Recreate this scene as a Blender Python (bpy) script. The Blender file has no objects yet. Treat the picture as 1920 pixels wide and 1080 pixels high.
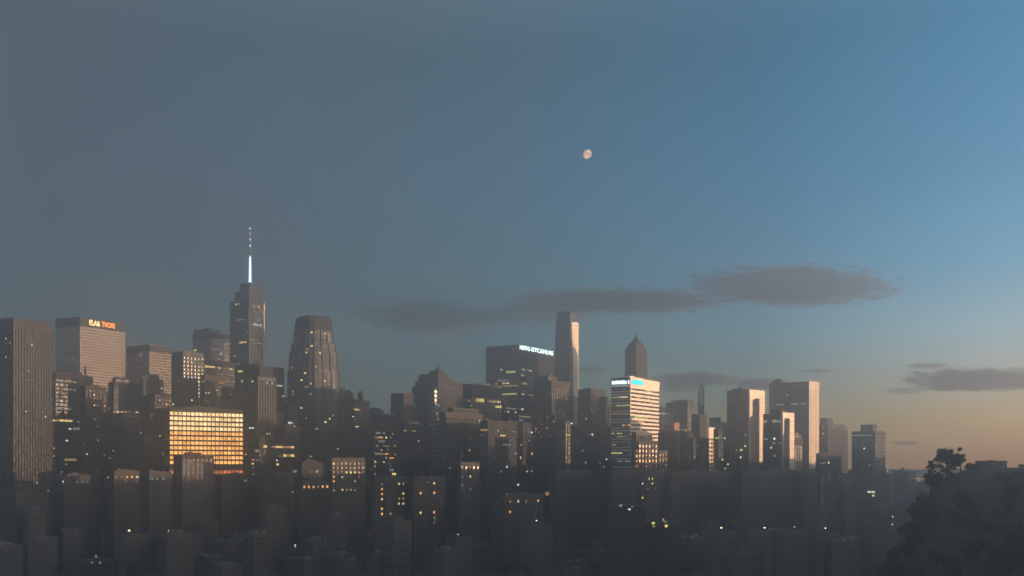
import bpy, bmesh, math, random
from math import sin, cos, tan, pi, radians, sqrt
from mathutils import Vector, Matrix

# ---------------------------------------------------------------- camera, sky, sun, exposure
SC = bpy.context.scene
COL = SC.collection
F = 1900.0          # focal length in photo pixels
HY = 872.0          # row of the horizon
CX = 960.0
CAMZ = 120.0
SUN_AZ = 97.0       # degrees clockwise from the view axis (+Y)
SUN_EL = 2.3

cam_d = bpy.data.cameras.new('camera')
cam = bpy.data.objects.new('camera', cam_d)
COL.objects.link(cam)
cam.location = (0, 0, CAMZ)
cam.rotation_euler = (radians(90), 0, 0)
cam_d.sensor_width = 36.0
cam_d.lens = 36.0 * F / 1920.0
cam_d.shift_y = (HY - 540.0) / 1920.0
cam_d.clip_start = 1.0
cam_d.clip_end = 60000.0
SC.camera = cam

SC.view_settings.view_transform = 'Standard'
SC.view_settings.look = 'None'
EXPO = 1.2
SC.view_settings.exposure = EXPO
SC.view_settings.gamma = 1.0
SC.view_settings.use_curve_mapping = False
SC.render.engine = 'CYCLES'
cy = SC.cycles
cy.max_bounces = 4
cy.diffuse_bounces = 2
cy.glossy_bounces = 2
cy.transmission_bounces = 2
cy.volume_bounces = 1
cy.transparent_max_bounces = 8
cy.use_denoising = True
cy.volume_max_steps = 256
cy.caustics_reflective = False
cy.caustics_refractive = False


def srgb(r, g, b, k=1.0):
    def f(c):
        c /= 255.0
        return (c / 12.92 if c <= 0.04045 else ((c + 0.055) / 1.055) ** 2.4) * k
    return (f(r), f(g), f(b), 1.0)


world = bpy.data.worlds.new("World")
SC.world = world
world.use_nodes = True
wn, wl = world.node_tree.nodes, world.node_tree.links
wn.clear()


def wmath(op, a, b=None, clamp=False):
    n = wn.new('ShaderNodeMath'); n.operation = op; n.use_clamp = clamp
    for i, v in enumerate((a, b)):
        if v is None:
            continue
        if isinstance(v, (int, float)):
            n.inputs[i].default_value = v
        else:
            wl.new(v, n.inputs[i])
    return n.outputs[0]


tc = wn.new('ShaderNodeTexCoord')
sep = wn.new('ShaderNodeSeparateXYZ')
wl.new(tc.outputs['Generated'], sep.inputs[0])
X, Y, Z = sep.outputs
hl = wmath('SQRT', wmath('ADD', wmath('ADD', wmath('MULTIPLY', X, X), wmath('MULTIPLY', Y, Y)), 1e-6))
GAZ = radians(72)
dotg = wmath('DIVIDE', wmath('ADD', wmath('MULTIPLY', X, sin(GAZ)), wmath('MULTIPLY', Y, cos(GAZ))), hl)
S01 = wmath('MULTIPLY', wmath('ADD', dotg, 1.0), 0.5, True)       # 0 away from the afterglow, 1 towards it
elev = wmath('MULTIPLY', wmath('ARCTAN2', Z, hl), 180.0 / pi)     # degrees
E01 = wmath('DIVIDE', elev, 45.0, True)


def ramp(stops, fac):
    n = wn.new('ShaderNodeValToRGB')
    cr = n.color_ramp
    cr.interpolation = 'B_SPLINE' if False else 'LINEAR'
    while len(cr.elements) < len(stops):
        cr.elements.new(0.5)
    for e, (p, c) in zip(cr.elements, stops):
        e.position = p
        e.color = c
    wl.new(fac, n.inputs[0])
    return n.outputs[0]


def R(stops):
    return ramp([(p / 45.0, c) for p, c in stops], E01)

# sky colour against height above the horizon, for five bearings from the afterglow
SKY_AWAY = [(0, srgb(160, 160, 162)), (3, srgb(160, 161, 164)), (8, srgb(158, 162, 167)), (14, srgb(156, 163, 170)), (24, srgb(156, 166, 175)), (45, srgb(162, 174, 186))]  # unseen back sky and the overhead stops are brightened as added fill
SKY_GLOW = [(0, srgb(236, 172, 118)), (3, srgb(232, 184, 134)), (6, srgb(196, 180, 156)), (10, srgb(150, 176, 186)), (16, srgb(112, 164, 190)), (28, srgb(92, 146, 176)), (45, srgb(162, 176, 188))]
#SKYTABLE_BEGIN
SKY = [(60, [(0, (0.1651, 0.172, 0.1575)), (2.4, (0.1054, 0.1253, 0.1159)), (4.5, (0.0723, 0.1071, 0.1178)), (7, (0.0616, 0.1099, 0.1319)), (10, (0.0468, 0.0955, 0.1189)), (15, (0.054, 0.0963, 0.1317)), (22, (0.0583, 0.0891, 0.1126)), (45, (0.28, 0.34, 0.42))]),
       (500, [(0, (0.1805, 0.192, 0.1669)), (2.4, (0.1308, 0.1596, 0.1355)), (4.5, (0.114, 0.1566, 0.145)), (7, (0.1024, 0.1682, 0.1945)), (10, (0.0601, 0.1164, 0.1548)), (15, (0.0716, 0.1206, 0.1665)), (22, (0.054, 0.0952, 0.1337)), (45, (0.28, 0.34, 0.42))]),
       (960, [(0, (0.271, 0.2477, 0.196)), (2.4, (0.1616, 0.1862, 0.1378)), (4.5, (0.1132, 0.1939, 0.1803)), (7, (0.0821, 0.1915, 0.233)), (10, (0.0378, 0.1722, 0.2245)), (15, (0.0522, 0.1484, 0.2385)), (22, (0.0447, 0.1087, 0.1539)), (45, (0.28, 0.34, 0.42))]),
       (1420, [(0, (0.4255, 0.3142, 0.1747)), (2.4, (0.2306, 0.2248, 0.0988)), (4.5, (0.1502, 0.2436, 0.224)), (7, (0.0877, 0.3024, 0.3774)), (10, (0.005, 0.2326, 0.4108)), (15, (0.008, 0.1858, 0.3396)), (22, (0.0091, 0.127, 0.237)), (45, (0.28, 0.34, 0.42))]),
       (1880, [(0, (0.6035, 0.2212, 0.0561)), (2.4, (0.772, 0.4701, 0.128)), (4.5, (0.6191, 0.6066, 0.468)), (7, (0.3658, 0.7073, 0.8276)), (10, (0.005, 0.4675, 0.779)), (15, (0.005, 0.277, 0.5239)), (22, (0.005, 0.2028, 0.3768)), (45, (0.28, 0.36, 0.45))]),
       ]
#SKYTABLE_END


def DM(D):
    return 1130.0 + (D - 690.0) * 0.9


def s_of(px):
    az = math.atan((px - CX) / F)
    return (cos(az - GAZ) + 1) / 2


bear = [(0.0, SKY_AWAY)] + [(s_of(px), [(e, (*c, 1.0)) for e, c in rows]) for px, rows in SKY] + [(1.0, SKY_GLOW)]
cur = R(bear[0][1])
for i in range(1, len(bear)):
    mr = wn.new('ShaderNodeMapRange')
    mr.interpolation_type = 'LINEAR'
    mr.inputs['From Min'].default_value = bear[i - 1][0]
    mr.inputs['From Max'].default_value = bear[i][0]
    wl.new(S01, mr.inputs['Value'])
    mx = wn.new('ShaderNodeMix'); mx.data_type = 'RGBA'
    wl.new(mr.outputs[0], mx.inputs[0])
    wl.new(cur, mx.inputs[6])
    wl.new(R(bear[i][1]), mx.inputs[7])
    cur = mx.outputs[2]
# soft uneven air: faint large-scale mottling of the dusk sky
mp = wn.new('ShaderNodeMapping'); mp.inputs['Scale'].default_value = (3, 3, 14)
wl.new(tc.outputs['Generated'], mp.inputs[0])
nz = wn.new('ShaderNodeTexNoise'); nz.inputs['Scale'].default_value = 2.2; nz.inputs['Detail'].default_value = 5
wl.new(mp.outputs[0], nz.inputs[0])
amp = wmath('ADD', wmath('MULTIPLY', nz.outputs[0], 0.10), 0.95)
vm = wn.new('ShaderNodeVectorMath'); vm.operation = 'SCALE'
wl.new(cur, vm.inputs[0]); wl.new(amp, vm.inputs['Scale'])
bg = wn.new('ShaderNodeBackground')
bg.inputs['Strength'].default_value = 1.0 / 2 ** EXPO
wl.new(vm.outputs[0], bg.inputs['Color'])
wo = wn.new('ShaderNodeOutputWorld')
wl.new(bg.outputs[0], wo.inputs['Surface'])

sun_d = bpy.data.lights.new('sun', 'SUN')
sun_d.energy = 5.0
sun_d.color = (1.0, 0.62, 0.37)
sun_d.angle = radians(0.5)
sun = bpy.data.objects.new('sun', sun_d)
COL.objects.link(sun)
_az, _el = radians(SUN_AZ), radians(SUN_EL)
SUNV = Vector((sin(_az) * cos(_el), cos(_az) * cos(_el), sin(_el)))
sun.rotation_euler = SUNV.to_track_quat('Z', 'Y').to_euler()
sun.location = (600, 200, 500)

# ---------------------------------------------------------------- helpers
rnd = random.Random(11)


class MB:
    """collects boxes, quads and rings and links them as one mesh object"""
    def __init__(s):
        s.v, s.f, s.m = [], [], []

    def box(s, x0, x1, y0, y1, z0, z1, m=0):
        b = len(s.v)
        s.v += [(x0, y0, z0), (x1, y0, z0), (x1, y1, z0), (x0, y1, z0), (x0, y0, z1), (x1, y0, z1), (x1, y1, z1), (x0, y1, z1)]
        s.f += [(b, b + 3, b + 2, b + 1), (b + 4, b + 5, b + 6, b + 7), (b, b + 1, b + 5, b + 4), (b + 1, b + 2, b + 6, b + 5), (b + 2, b + 3, b + 7, b + 6), (b + 3, b, b + 4, b + 7)]
        s.m += [m] * 6

    def quad(s, a, b, c, d, m=0):
        i = len(s.v)
        s.v += [a, b, c, d]
        s.f.append((i, i + 1, i + 2, i + 3)); s.m.append(m)

    def poly(s, pts, m=0):
        i = len(s.v)
        s.v += [tuple(p) for p in pts]
        s.f.append(tuple(range(i, i + len(pts)))); s.m.append(m)

    def loft(s, rings, m=0, cap=True):
        n = len(rings[0]); b = len(s.v)
        for r in rings:
            s.v += [tuple(p) for p in r]
        for k in range(len(rings) - 1):
            for i in range(n):
                j = (i + 1) % n
                s.f.append((b + k * n + i, b + k * n + j, b + (k + 1) * n + j, b + (k + 1) * n + i)); s.m.append(m)
        if cap:
            s.f.append(tuple(b + i for i in reversed(range(n)))); s.m.append(m)
            t = b + (len(rings) - 1) * n
            s.f.append(tuple(t + i for i in range(n))); s.m.append(m)

    def tube(s, p0, p1, r0, r1=None, n=6, m=0):
        r1 = r0 if r1 is None else r1
        p0, p1 = Vector(p0), Vector(p1)
        q = (p1 - p0).to_track_quat('Z', 'Y')
        ra = [p0 + q @ Vector((cos(2 * pi * i / n) * r0, sin(2 * pi * i / n) * r0, 0)) for i in range(n)]
        rb = [p1 + q @ Vector((cos(2 * pi * i / n) * r1, sin(2 * pi * i / n) * r1, 0)) for i in range(n)]
        s.loft([ra, rb], m)

    def build(s, name, mats, parent=None, kind=None):
        if not s.f:
            return None
        me = bpy.data.meshes.new(name)
        me.from_pydata(s.v, [], s.f)
        for m in (mats if isinstance(mats, (list, tuple)) else [mats]):
            me.materials.append(m)
        me.polygons.foreach_set('material_index', s.m)
        me.update()
        o = bpy.data.objects.new(name, me)
        COL.objects.link(o)
        if parent is not None:
            o.parent = parent
        if kind:
            o['kind'] = kind
        return o


def empty(name, loc, rz=0.0):
    o = bpy.data.objects.new(name, None)
    o.empty_display_size = 2
    COL.objects.link(o)
    o.location = loc
    o.rotation_euler = (0, 0, rz)
    return o


def tag(o, label, cat, group=None):
    o['label'] = label
    o['category'] = cat
    if group:
        o['group'] = group
    return o


def copy_tree(o, parent=None):
    c = o.copy()
    COL.objects.link(c)
    if parent is not None:
        c.parent = parent
    for ch in list(o.children):
        copy_tree(ch, c)
    return c


def W(px, py, D):
    return Vector(((px - CX) / F * D, D, CAMZ + (HY - py) / F * D))

# ---------------------------------------------------------------- materials
MATS = {}


def mat_base(name):
    m = bpy.data.materials.new(name)
    m.use_nodes = True
    nt = m.node_tree
    nt.nodes.clear()
    out = nt.nodes.new('ShaderNodeOutputMaterial')
    MATS[name] = m
    return m, nt, out


def wall(name, col, rough=0.8, var=0.25, spec=0.12):
    m, nt, out = mat_base(name)
    N, L = nt.nodes, nt.links
    b = N.new('ShaderNodeBsdfPrincipled')
    tcn = N.new('ShaderNodeTexCoord')
    mpn = N.new('ShaderNodeMapping'); mpn.inputs['Scale'].default_value = (0.22, 0.22, 0.05)
    n1 = N.new('ShaderNodeTexNoise'); n1.inputs['Scale'].default_value = 1.0; n1.inputs['Detail'].default_value = 6
    L.new(tcn.outputs['Object'], mpn.inputs[0]); L.new(mpn.outputs[0], n1.inputs[0])
    n2 = N.new('ShaderNodeTexNoise'); n2.inputs['Scale'].default_value = 0.9; n2.inputs['Detail'].default_value = 3
    L.new(tcn.outputs['Object'], n2.inputs[0])
    mul = N.new('ShaderNodeMath'); mul.operation = 'ADD'
    L.new(n1.outputs[0], mul.inputs[0]); L.new(n2.outputs[0], mul.inputs[1])
    mr = N.new('ShaderNodeMapRange')
    mr.inputs['From Min'].default_value = 0.6; mr.inputs['From Max'].default_value = 1.4
    mr.inputs['To Min'].default_value = 1 - var; mr.inputs['To Max'].default_value = 1 + var
    L.new(mul.outputs[0], mr.inputs[0])
    vs = N.new('ShaderNodeVectorMath'); vs.operation = 'SCALE'
    vs.inputs[0].default_value = col[:3]
    L.new(mr.outputs[0], vs.inputs['Scale'])
    L.new(vs.outputs[0], b.inputs['Base Color'])
    b.inputs['Roughness'].default_value = rough
    b.inputs['Specular IOR Level'].default_value = spec
    L.new(b.outputs[0], out.inputs['Surface'])
    return m


def glass(name, col, metal=0.0, rough=0.18, blind=(0.16, 0.15, 0.13), pane=(3.2, 3.2, 4.0), amount=0.5):
    """facade glazing: every pane gets its own blind or dark interior behind the reflection"""
    m, nt, out = mat_base(name)
    N, L = nt.nodes, nt.links
    b = N.new('ShaderNodeBsdfPrincipled')
    tcn = N.new('ShaderNodeTexCoord')
    dv = N.new('ShaderNodeVectorMath'); dv.operation = 'DIVIDE'
    dv.inputs[1].default_value = pane
    fl = N.new('ShaderNodeVectorMath'); fl.operation = 'FLOOR'
    wn_ = N.new('ShaderNodeTexWhiteNoise')
    L.new(tcn.outputs['Object'], dv.inputs[0]); L.new(dv.outputs[0], fl.inputs[0]); L.new(fl.outputs[0], wn_.inputs[0])
    pw = N.new('ShaderNodeMath'); pw.operation = 'POWER'; pw.inputs[1].default_value = 2.5
    L.new(wn_.outputs['Value'], pw.inputs[0])
    ml = N.new('ShaderNodeMath'); ml.operation = 'MULTIPLY'; ml.inputs[1].default_value = amount
    L.new(pw.outputs[0], ml.inputs[0])
    mx = N.new('ShaderNodeMix'); mx.data_type = 'RGBA'
    mx.inputs[6].default_value = (*col[:3], 1); mx.inputs[7].default_value = (*blind, 1)
    L.new(ml.outputs[0], mx.inputs[0]); L.new(mx.outputs[2], b.inputs['Base Color'])
    mr = N.new('ShaderNodeMapRange'); mr.inputs['To Min'].default_value = rough * 0.6; mr.inputs['To Max'].default_value = rough * 1.7
    L.new(wn_.outputs['Value'], mr.inputs[0]); L.new(mr.outputs[0], b.inputs['Roughness'])
    b.inputs['Metallic'].default_value = metal
    b.inputs['IOR'].default_value = 1.5
    L.new(b.outputs[0], out.inputs['Surface'])
    return m


def lamp(name, col, strength, var=0.0, each=False):
    m, nt, out = mat_base(name)
    N, L = nt.nodes, nt.links
    strength *= 1.35 / 2 ** EXPO
    e = N.new('ShaderNodeEmission')
    e.inputs['Color'].default_value = (*col[:3], 1)
    e.inputs['Strength'].default_value = strength
    if var:
        tcn = N.new('ShaderNodeTexCoord')
        n = N.new('ShaderNodeTexNoise'); n.inputs['Scale'].default_value = 0.45; n.inputs['Detail'].default_value = 4
        L.new(tcn.outputs['Object'], n.inputs[0])
        mr = N.new('ShaderNodeMapRange'); mr.inputs['From Min'].default_value = 0.3; mr.inputs['From Max'].default_value = 0.7
        mr.inputs['To Min'].default_value = strength * (1 - var); mr.inputs['To Max'].default_value = strength * (1 + var)
        L.new(n.outputs[0], mr.inputs[0]); L.new(mr.outputs[0], e.inputs['Strength'])
    if each:
        oi = N.new('ShaderNodeObjectInfo')
        r2 = N.new('ShaderNodeMapRange'); r2.inputs['To Min'].default_value = .62; r2.inputs['To Max'].default_value = 1.15
        L.new(oi.outputs['Random'], r2.inputs[0])
        mm = N.new('ShaderNodeMath'); mm.operation = 'MULTIPLY'
        L.new(mr.outputs[0], mm.inputs[0]); L.new(r2.outputs[0], mm.inputs[1]); L.new(mm.outputs[0], e.inputs['Strength'])
    L.new(e.outputs[0], out.inputs['Surface'])
    m.cycles.emission_sampling = 'NONE'
    return m


wall('brown_stone', (0.07, 0.061, 0.056))
wall('grey_stone', (0.11, 0.105, 0.102))
wall('dark_stone', (0.045, 0.043, 0.042))
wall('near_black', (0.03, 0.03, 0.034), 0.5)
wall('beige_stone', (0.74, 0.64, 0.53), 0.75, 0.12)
wall('tan_stone', (0.46, 0.40, 0.33), 0.75, 0.12)
wall('balcony_slab', (0.15, 0.148, 0.148), 0.8)
wall('sooty_brick', (0.085, 0.079, 0.075), 0.9, 0.2)  # darker brick copy: shade of the near blocks put into the colour
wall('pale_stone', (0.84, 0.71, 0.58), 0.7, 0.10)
wall('red_brick', (0.30, 0.17, 0.13))
wall('dark_brick', (0.058, 0.046, 0.04))
wall('cast_shadow_black', (0.025, 0.027, 0.032), 0.95, 0.1, 0.05)  # matte black for the cast shadow built onto the arch towers
wall('steel', (0.30, 0.31, 0.33), 0.45, 0.15, 0.5)
wall('dark_steel', (0.07, 0.075, 0.085), 0.4, 0.2, 0.5)
wall('roof_tar', (0.09, 0.088, 0.087), 0.9, 0.3)
wall('roof_gravel', (0.12, 0.118, 0.115), 0.9, 0.3)
wall('slab_edge', (0.34, 0.33, 0.33), 0.7)
wall('navy_panel', (0.03, 0.05, 0.07), 0.5, 0.1)
wall('asphalt', (0.09, 0.09, 0.092), 0.9, 0.3)
wall('lowland', (0.045, 0.048, 0.042), 0.95, 0.4)
wall('bark', (0.07, 0.055, 0.045), 0.95, 0.3)
wall('leaf', (0.045, 0.055, 0.04), 0.8, 0.4)
wall('render_wall', (0.14, 0.135, 0.132), 0.9, 0.15)
wall('weathered_brick', (0.12, 0.112, 0.107), 0.9, 0.2)
wall('house_wall', (0.16, 0.15, 0.145))
glass('dark_glass', (0.03, 0.034, 0.042))
glass('grey_glass', (0.07, 0.075, 0.085), 0.0, 0.22, (0.22, 0.2, 0.18))
glass('pale_glass', (0.05, 0.05, 0.053), 0.0, 0.3, (0.11, 0.105, 0.1))
glass('mirror_glass', (0.20, 0.22, 0.25), 0.55, 0.2, (0.26, 0.25, 0.24))
glass('bronze_glass', (0.10, 0.08, 0.06), 0.5, 0.22, (0.2, 0.16, 0.12))
glass('smooth_glass', (0.04, 0.044, 0.052), 0.0, 0.6, (0.12, 0.12, 0.13), (5, 5, 8), 0.4)
lamp('lit_warm', srgb(255, 216, 130), 1.1, 0.5)
lamp('lit_warm_dim', srgb(226, 186, 120), 0.45, 0.5)
lamp('lit_orange', srgb(255, 178, 96), 1.0, 0.5)
lamp('lit_orange_dim', srgb(214, 140, 98), 0.5, 0.4)
lamp('lit_white', srgb(240, 240, 226), 0.95, 0.5)
lamp('lit_white_dim', srgb(190, 196, 194), 0.36, 0.5)
lamp('lit_green', srgb(214, 224, 130), 0.9, 0.5)
lamp('lit_pink', srgb(236, 150, 120), 0.6, 0.4)
lamp('sun_reflect_glow', srgb(255, 176, 96), 1.8, 0.22, True)  # emission stands in for sunset reflected by the orange block's glass
lamp('sun_reflect_glow_pale', srgb(255, 210, 146), 1.9, 0.22, True)
lamp('sun_reflect_glow_red', srgb(240, 130, 84), 1.05, 0.3, True)
lamp('sign_orange', srgb(255, 140, 66), 3.6, 0.2)
lamp('sign_pale_orange', srgb(255, 205, 130), 3.4, 0.2)
lamp('sign_white', srgb(228, 255, 255), 3.6, 0.1)
lamp('sign_cyan', srgb(60, 240, 255), 1.5, 0.06)
lamp('strip_white', srgb(220, 230, 230), 0.6, 0.1)
lamp('mast_glow', srgb(216, 234, 250), 2.4, 0.15)
lamp('mast_blue', srgb(70, 110, 200), 1.0, 0.1)
lamp('red_beacon', srgb(255, 130, 110), 2.0)
lamp('white_beacon', srgb(240, 230, 225), 2.0)
lamp('lamp_warm', srgb(255, 214, 140), 5.0)
lamp('lamp_white', srgb(235, 245, 255), 4.0)
LITM = ['lit_warm', 'lit_warm_dim', 'lit_orange', 'lit_orange_dim', 'lit_white', 'lit_white_dim', 'lit_green', 'lit_pink',
        'sun_reflect_glow', 'sun_reflect_glow_pale', 'sun_reflect_glow_red']
LI = {n: i for i, n in enumerate(LITM)}
COLN = {'y': 'lit_warm', 'd': 'lit_warm_dim', 'o': 'lit_orange', 'p': 'lit_orange_dim', 'w': 'lit_white', 'v': 'lit_white_dim', 'g': 'lit_green', 'r': 'lit_pink'}
# ---------------------------------------------------------------- facade styles
def ST(**k):
    d = dict(fh=4.0, bf=0.4, ms=3.2, mw=0.35, mp=0.18, cap=5.0, base=5.0, wall='dark_stone', capm=None, glass='dark_glass', mull=None,
             p=0.02, r=0.04, cols='ddvvyw', corner=0.0, plant=1)
    d.update(k)
    d['p'] *= .7; d['r'] *= .5
    d['capm'] = d['capm'] or d['wall']
    d['mull'] = d['mull'] or d['wall']
    return d


STY = {
    'grid_brown': ST(wall='brown_stone', ms=2.9, mw=0.9, mp=0.35, bf=0.42, glass='dark_glass', cap=8, p=0.012, r=0.01),
    'stripe_beige': ST(wall='tan_stone', ms=3.4, mw=0.18, mp=0.1, bf=0.5, glass='bronze_glass', mull='brown_stone', capm='brown_stone', cap=11, p=0.01, r=0.02),
    'stripe_tan': ST(wall='tan_stone', ms=3.0, mw=0.15, mp=0.1, bf=0.45, glass='bronze_glass', mull='brown_stone', capm='brown_stone', cap=8, p=0.02, r=0.08),
    'stone_grey': ST(wall='grey_stone', ms=4.6, mw=2.3, mp=0.3, bf=0.5, glass='dark_glass', cap=5, p=0.03, r=0.01),
    'stone_brown': ST(wall='brown_stone', ms=4.0, mw=1.9, mp=0.3, bf=0.5, glass='dark_glass', cap=5, p=0.03, r=0.02),
    'brick': ST(wall='dark_brick', fh=3.4, ms=3.8, mw=2.0, mp=0.12, bf=0.5, cap=3, p=0.04, r=0.01, cols='dddvvyo'),
    'dark_band': ST(wall='dark_stone', ms=5.0, mw=0.3, mp=0.12, bf=0.38, glass='dark_glass', cap=6, p=0.03, r=0.06),
    'dark_curtain': ST(wall='near_black', ms=2.6, mw=0.35, mp=0.3, bf=0.22, glass='dark_glass', mull='dark_steel', cap=5, p=0.015, r=0.05),
    'steel_lines': ST(wall='slab_edge', ms=3.2, mw=0.2, mp=0.05, bf=0.2, fh=6.5, glass='dark_glass', mull='dark_steel', capm='dark_stone', cap=10, p=0.02, r=0.02),
    'mirror_grid': ST(wall='grey_stone', ms=6.0, mw=0.5, mp=0.3, bf=0.26, fh=5.0, glass='mirror_glass', cap=9, capm='dark_stone', p=0.02, r=0.02),
    'white_stripe': ST(wall='pale_stone', ms=3.0, mw=0.12, mp=0.06, bf=0.52, fh=3.9, glass='dark_glass', mull='steel', cap=9.5, capm='pale_stone', p=0.02, r=0.05, cols='dyyg'),
    'lit_grid': ST(wall='brown_stone', fh=4.2, ms=4.2, mw=1.5, mp=0.3, bf=0.42, glass='bronze_glass', cap=9, p=0.1, r=0.05, cols='ooppd'),
    'pier': ST(wall='grey_stone', fh=4.0, ms=3.6, mw=1.5, mp=0.7, bf=0.25, glass='dark_glass', mull='grey_stone', cap=1.5, p=0.02, r=0.0, cols='ddy'),
    'blank': ST(wall='dark_stone', ms=8, mw=0.5, mp=0.1, bf=0.8, cap=5, p=0.0, r=0.0),
    'pale_tower': ST(wall='pale_stone', fh=3.7, ms=5.0, mw=0.2, mp=0.1, bf=0.72, glass='dark_glass', cap=9, p=0.004, r=0.0, cols='dvy'),
    'near_dark': ST(wall='sooty_brick', fh=3.4, ms=3.8, mw=2.0, mp=0.12, bf=0.5, cap=3, p=0, r=0, glass='dark_glass'),  # sooty_brick is no soot: shade of the near blocks put into the colour
    'low_brick': ST(wall='weathered_brick', fh=3.4, ms=3.8, mw=2.0, mp=0.12, bf=0.5, cap=3, p=0, r=0, glass='pale_glass'),
    'low_render': ST(wall='render_wall', fh=3.4, ms=4.2, mw=2.2, mp=0.12, bf=0.5, cap=3, p=0, r=0, glass='pale_glass'),
    'low_band': ST(wall='weathered_brick', fh=3.6, ms=5.0, mw=0.4, mp=0.12, bf=0.5, cap=3, p=0, r=0, glass='pale_glass'),
    'red_slab': ST(wall='red_brick', fh=3.4, ms=3.2, mw=1.3, mp=0.1, bf=0.5, glass='bronze_glass', cap=3, p=0.03, r=0.0, cols='pd'),
}


class Tower:
    def __init__(s, xl, xc, xr, yt, D, a, style, label, name='office_tower', cat='tower', **k):
        s.xl, s.xc, s.xr, s.yt, s.D, s.adeg = xl, xc, xr, yt, D, a
        s.a = radians(a)
        s.st = dict(STY[style]); s.st.update(k.pop('st', {}))
        s.label, s.name, s.cat = label, name, cat
        s.k = k
        s.spots = []
        s.kk = DM(D) / D
        for q in ('fh', 'ms', 'mw', 'cap', 'mp'):
            s.st[q] *= s.kk
        s.place(DM(D))

    def place(s, D):
        s.D = D
        a = s.a
        Cx = (s.xc - CX) / F * D
        xr = (s.xr - CX) / F
        xl = (s.xl - CX) / F
        s.w = max(4.0, (xr * D - Cx) / (cos(a) - xr * sin(a)))
        s.v = max(4.0, (Cx - xl * D) / (sin(a) + xl * cos(a)))
        if 'depth' in s.k:
            s.v = s.k['depth']
        s.C = Vector((Cx, D, 0))
        s.ux = Vector((cos(a), sin(a), 0)); s.uy = Vector((-sin(a), cos(a), 0))
        s.h = CAMZ + (HY - s.yt) / F * D

    def corners(s, pad=0.0):
        o = s.C - s.ux * pad - s.uy * pad
        w, v = s.w + 2 * pad, s.v + 2 * pad
        return [o, o + s.ux * w, o + s.ux * w + s.uy * v, o + s.uy * v]

    def face_of(s, px):
        if px >= s.xc:
            x = (px - CX) / F
            u = (x * s.D - s.C.x) / (cos(s.a) - x * sin(s.a))
            return 'R', u, s.D + u * sin(s.a)
        x = (px - CX) / F
        u = (s.C.x - x * s.D) / (sin(s.a) + x * cos(s.a))
        return 'L', u, s.D + u * cos(s.a)

    def z_at(s, py, dep):
        return CAMZ + (HY - py) / F * dep


def overlap(A, B):
    for P, Q in ((A, B), (B, A)):
        for i in range(4):
            e = P[(i + 1) % 4] - P[i]
            n = Vector((e.y, -e.x, 0))
            pa = [n.dot(p) for p in P]; qa = [n.dot(p) for p in Q]
            if max(pa) <= min(qa) + 1e-6 or max(qa) <= min(pa) + 1e-6:
                return False
    return True


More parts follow.
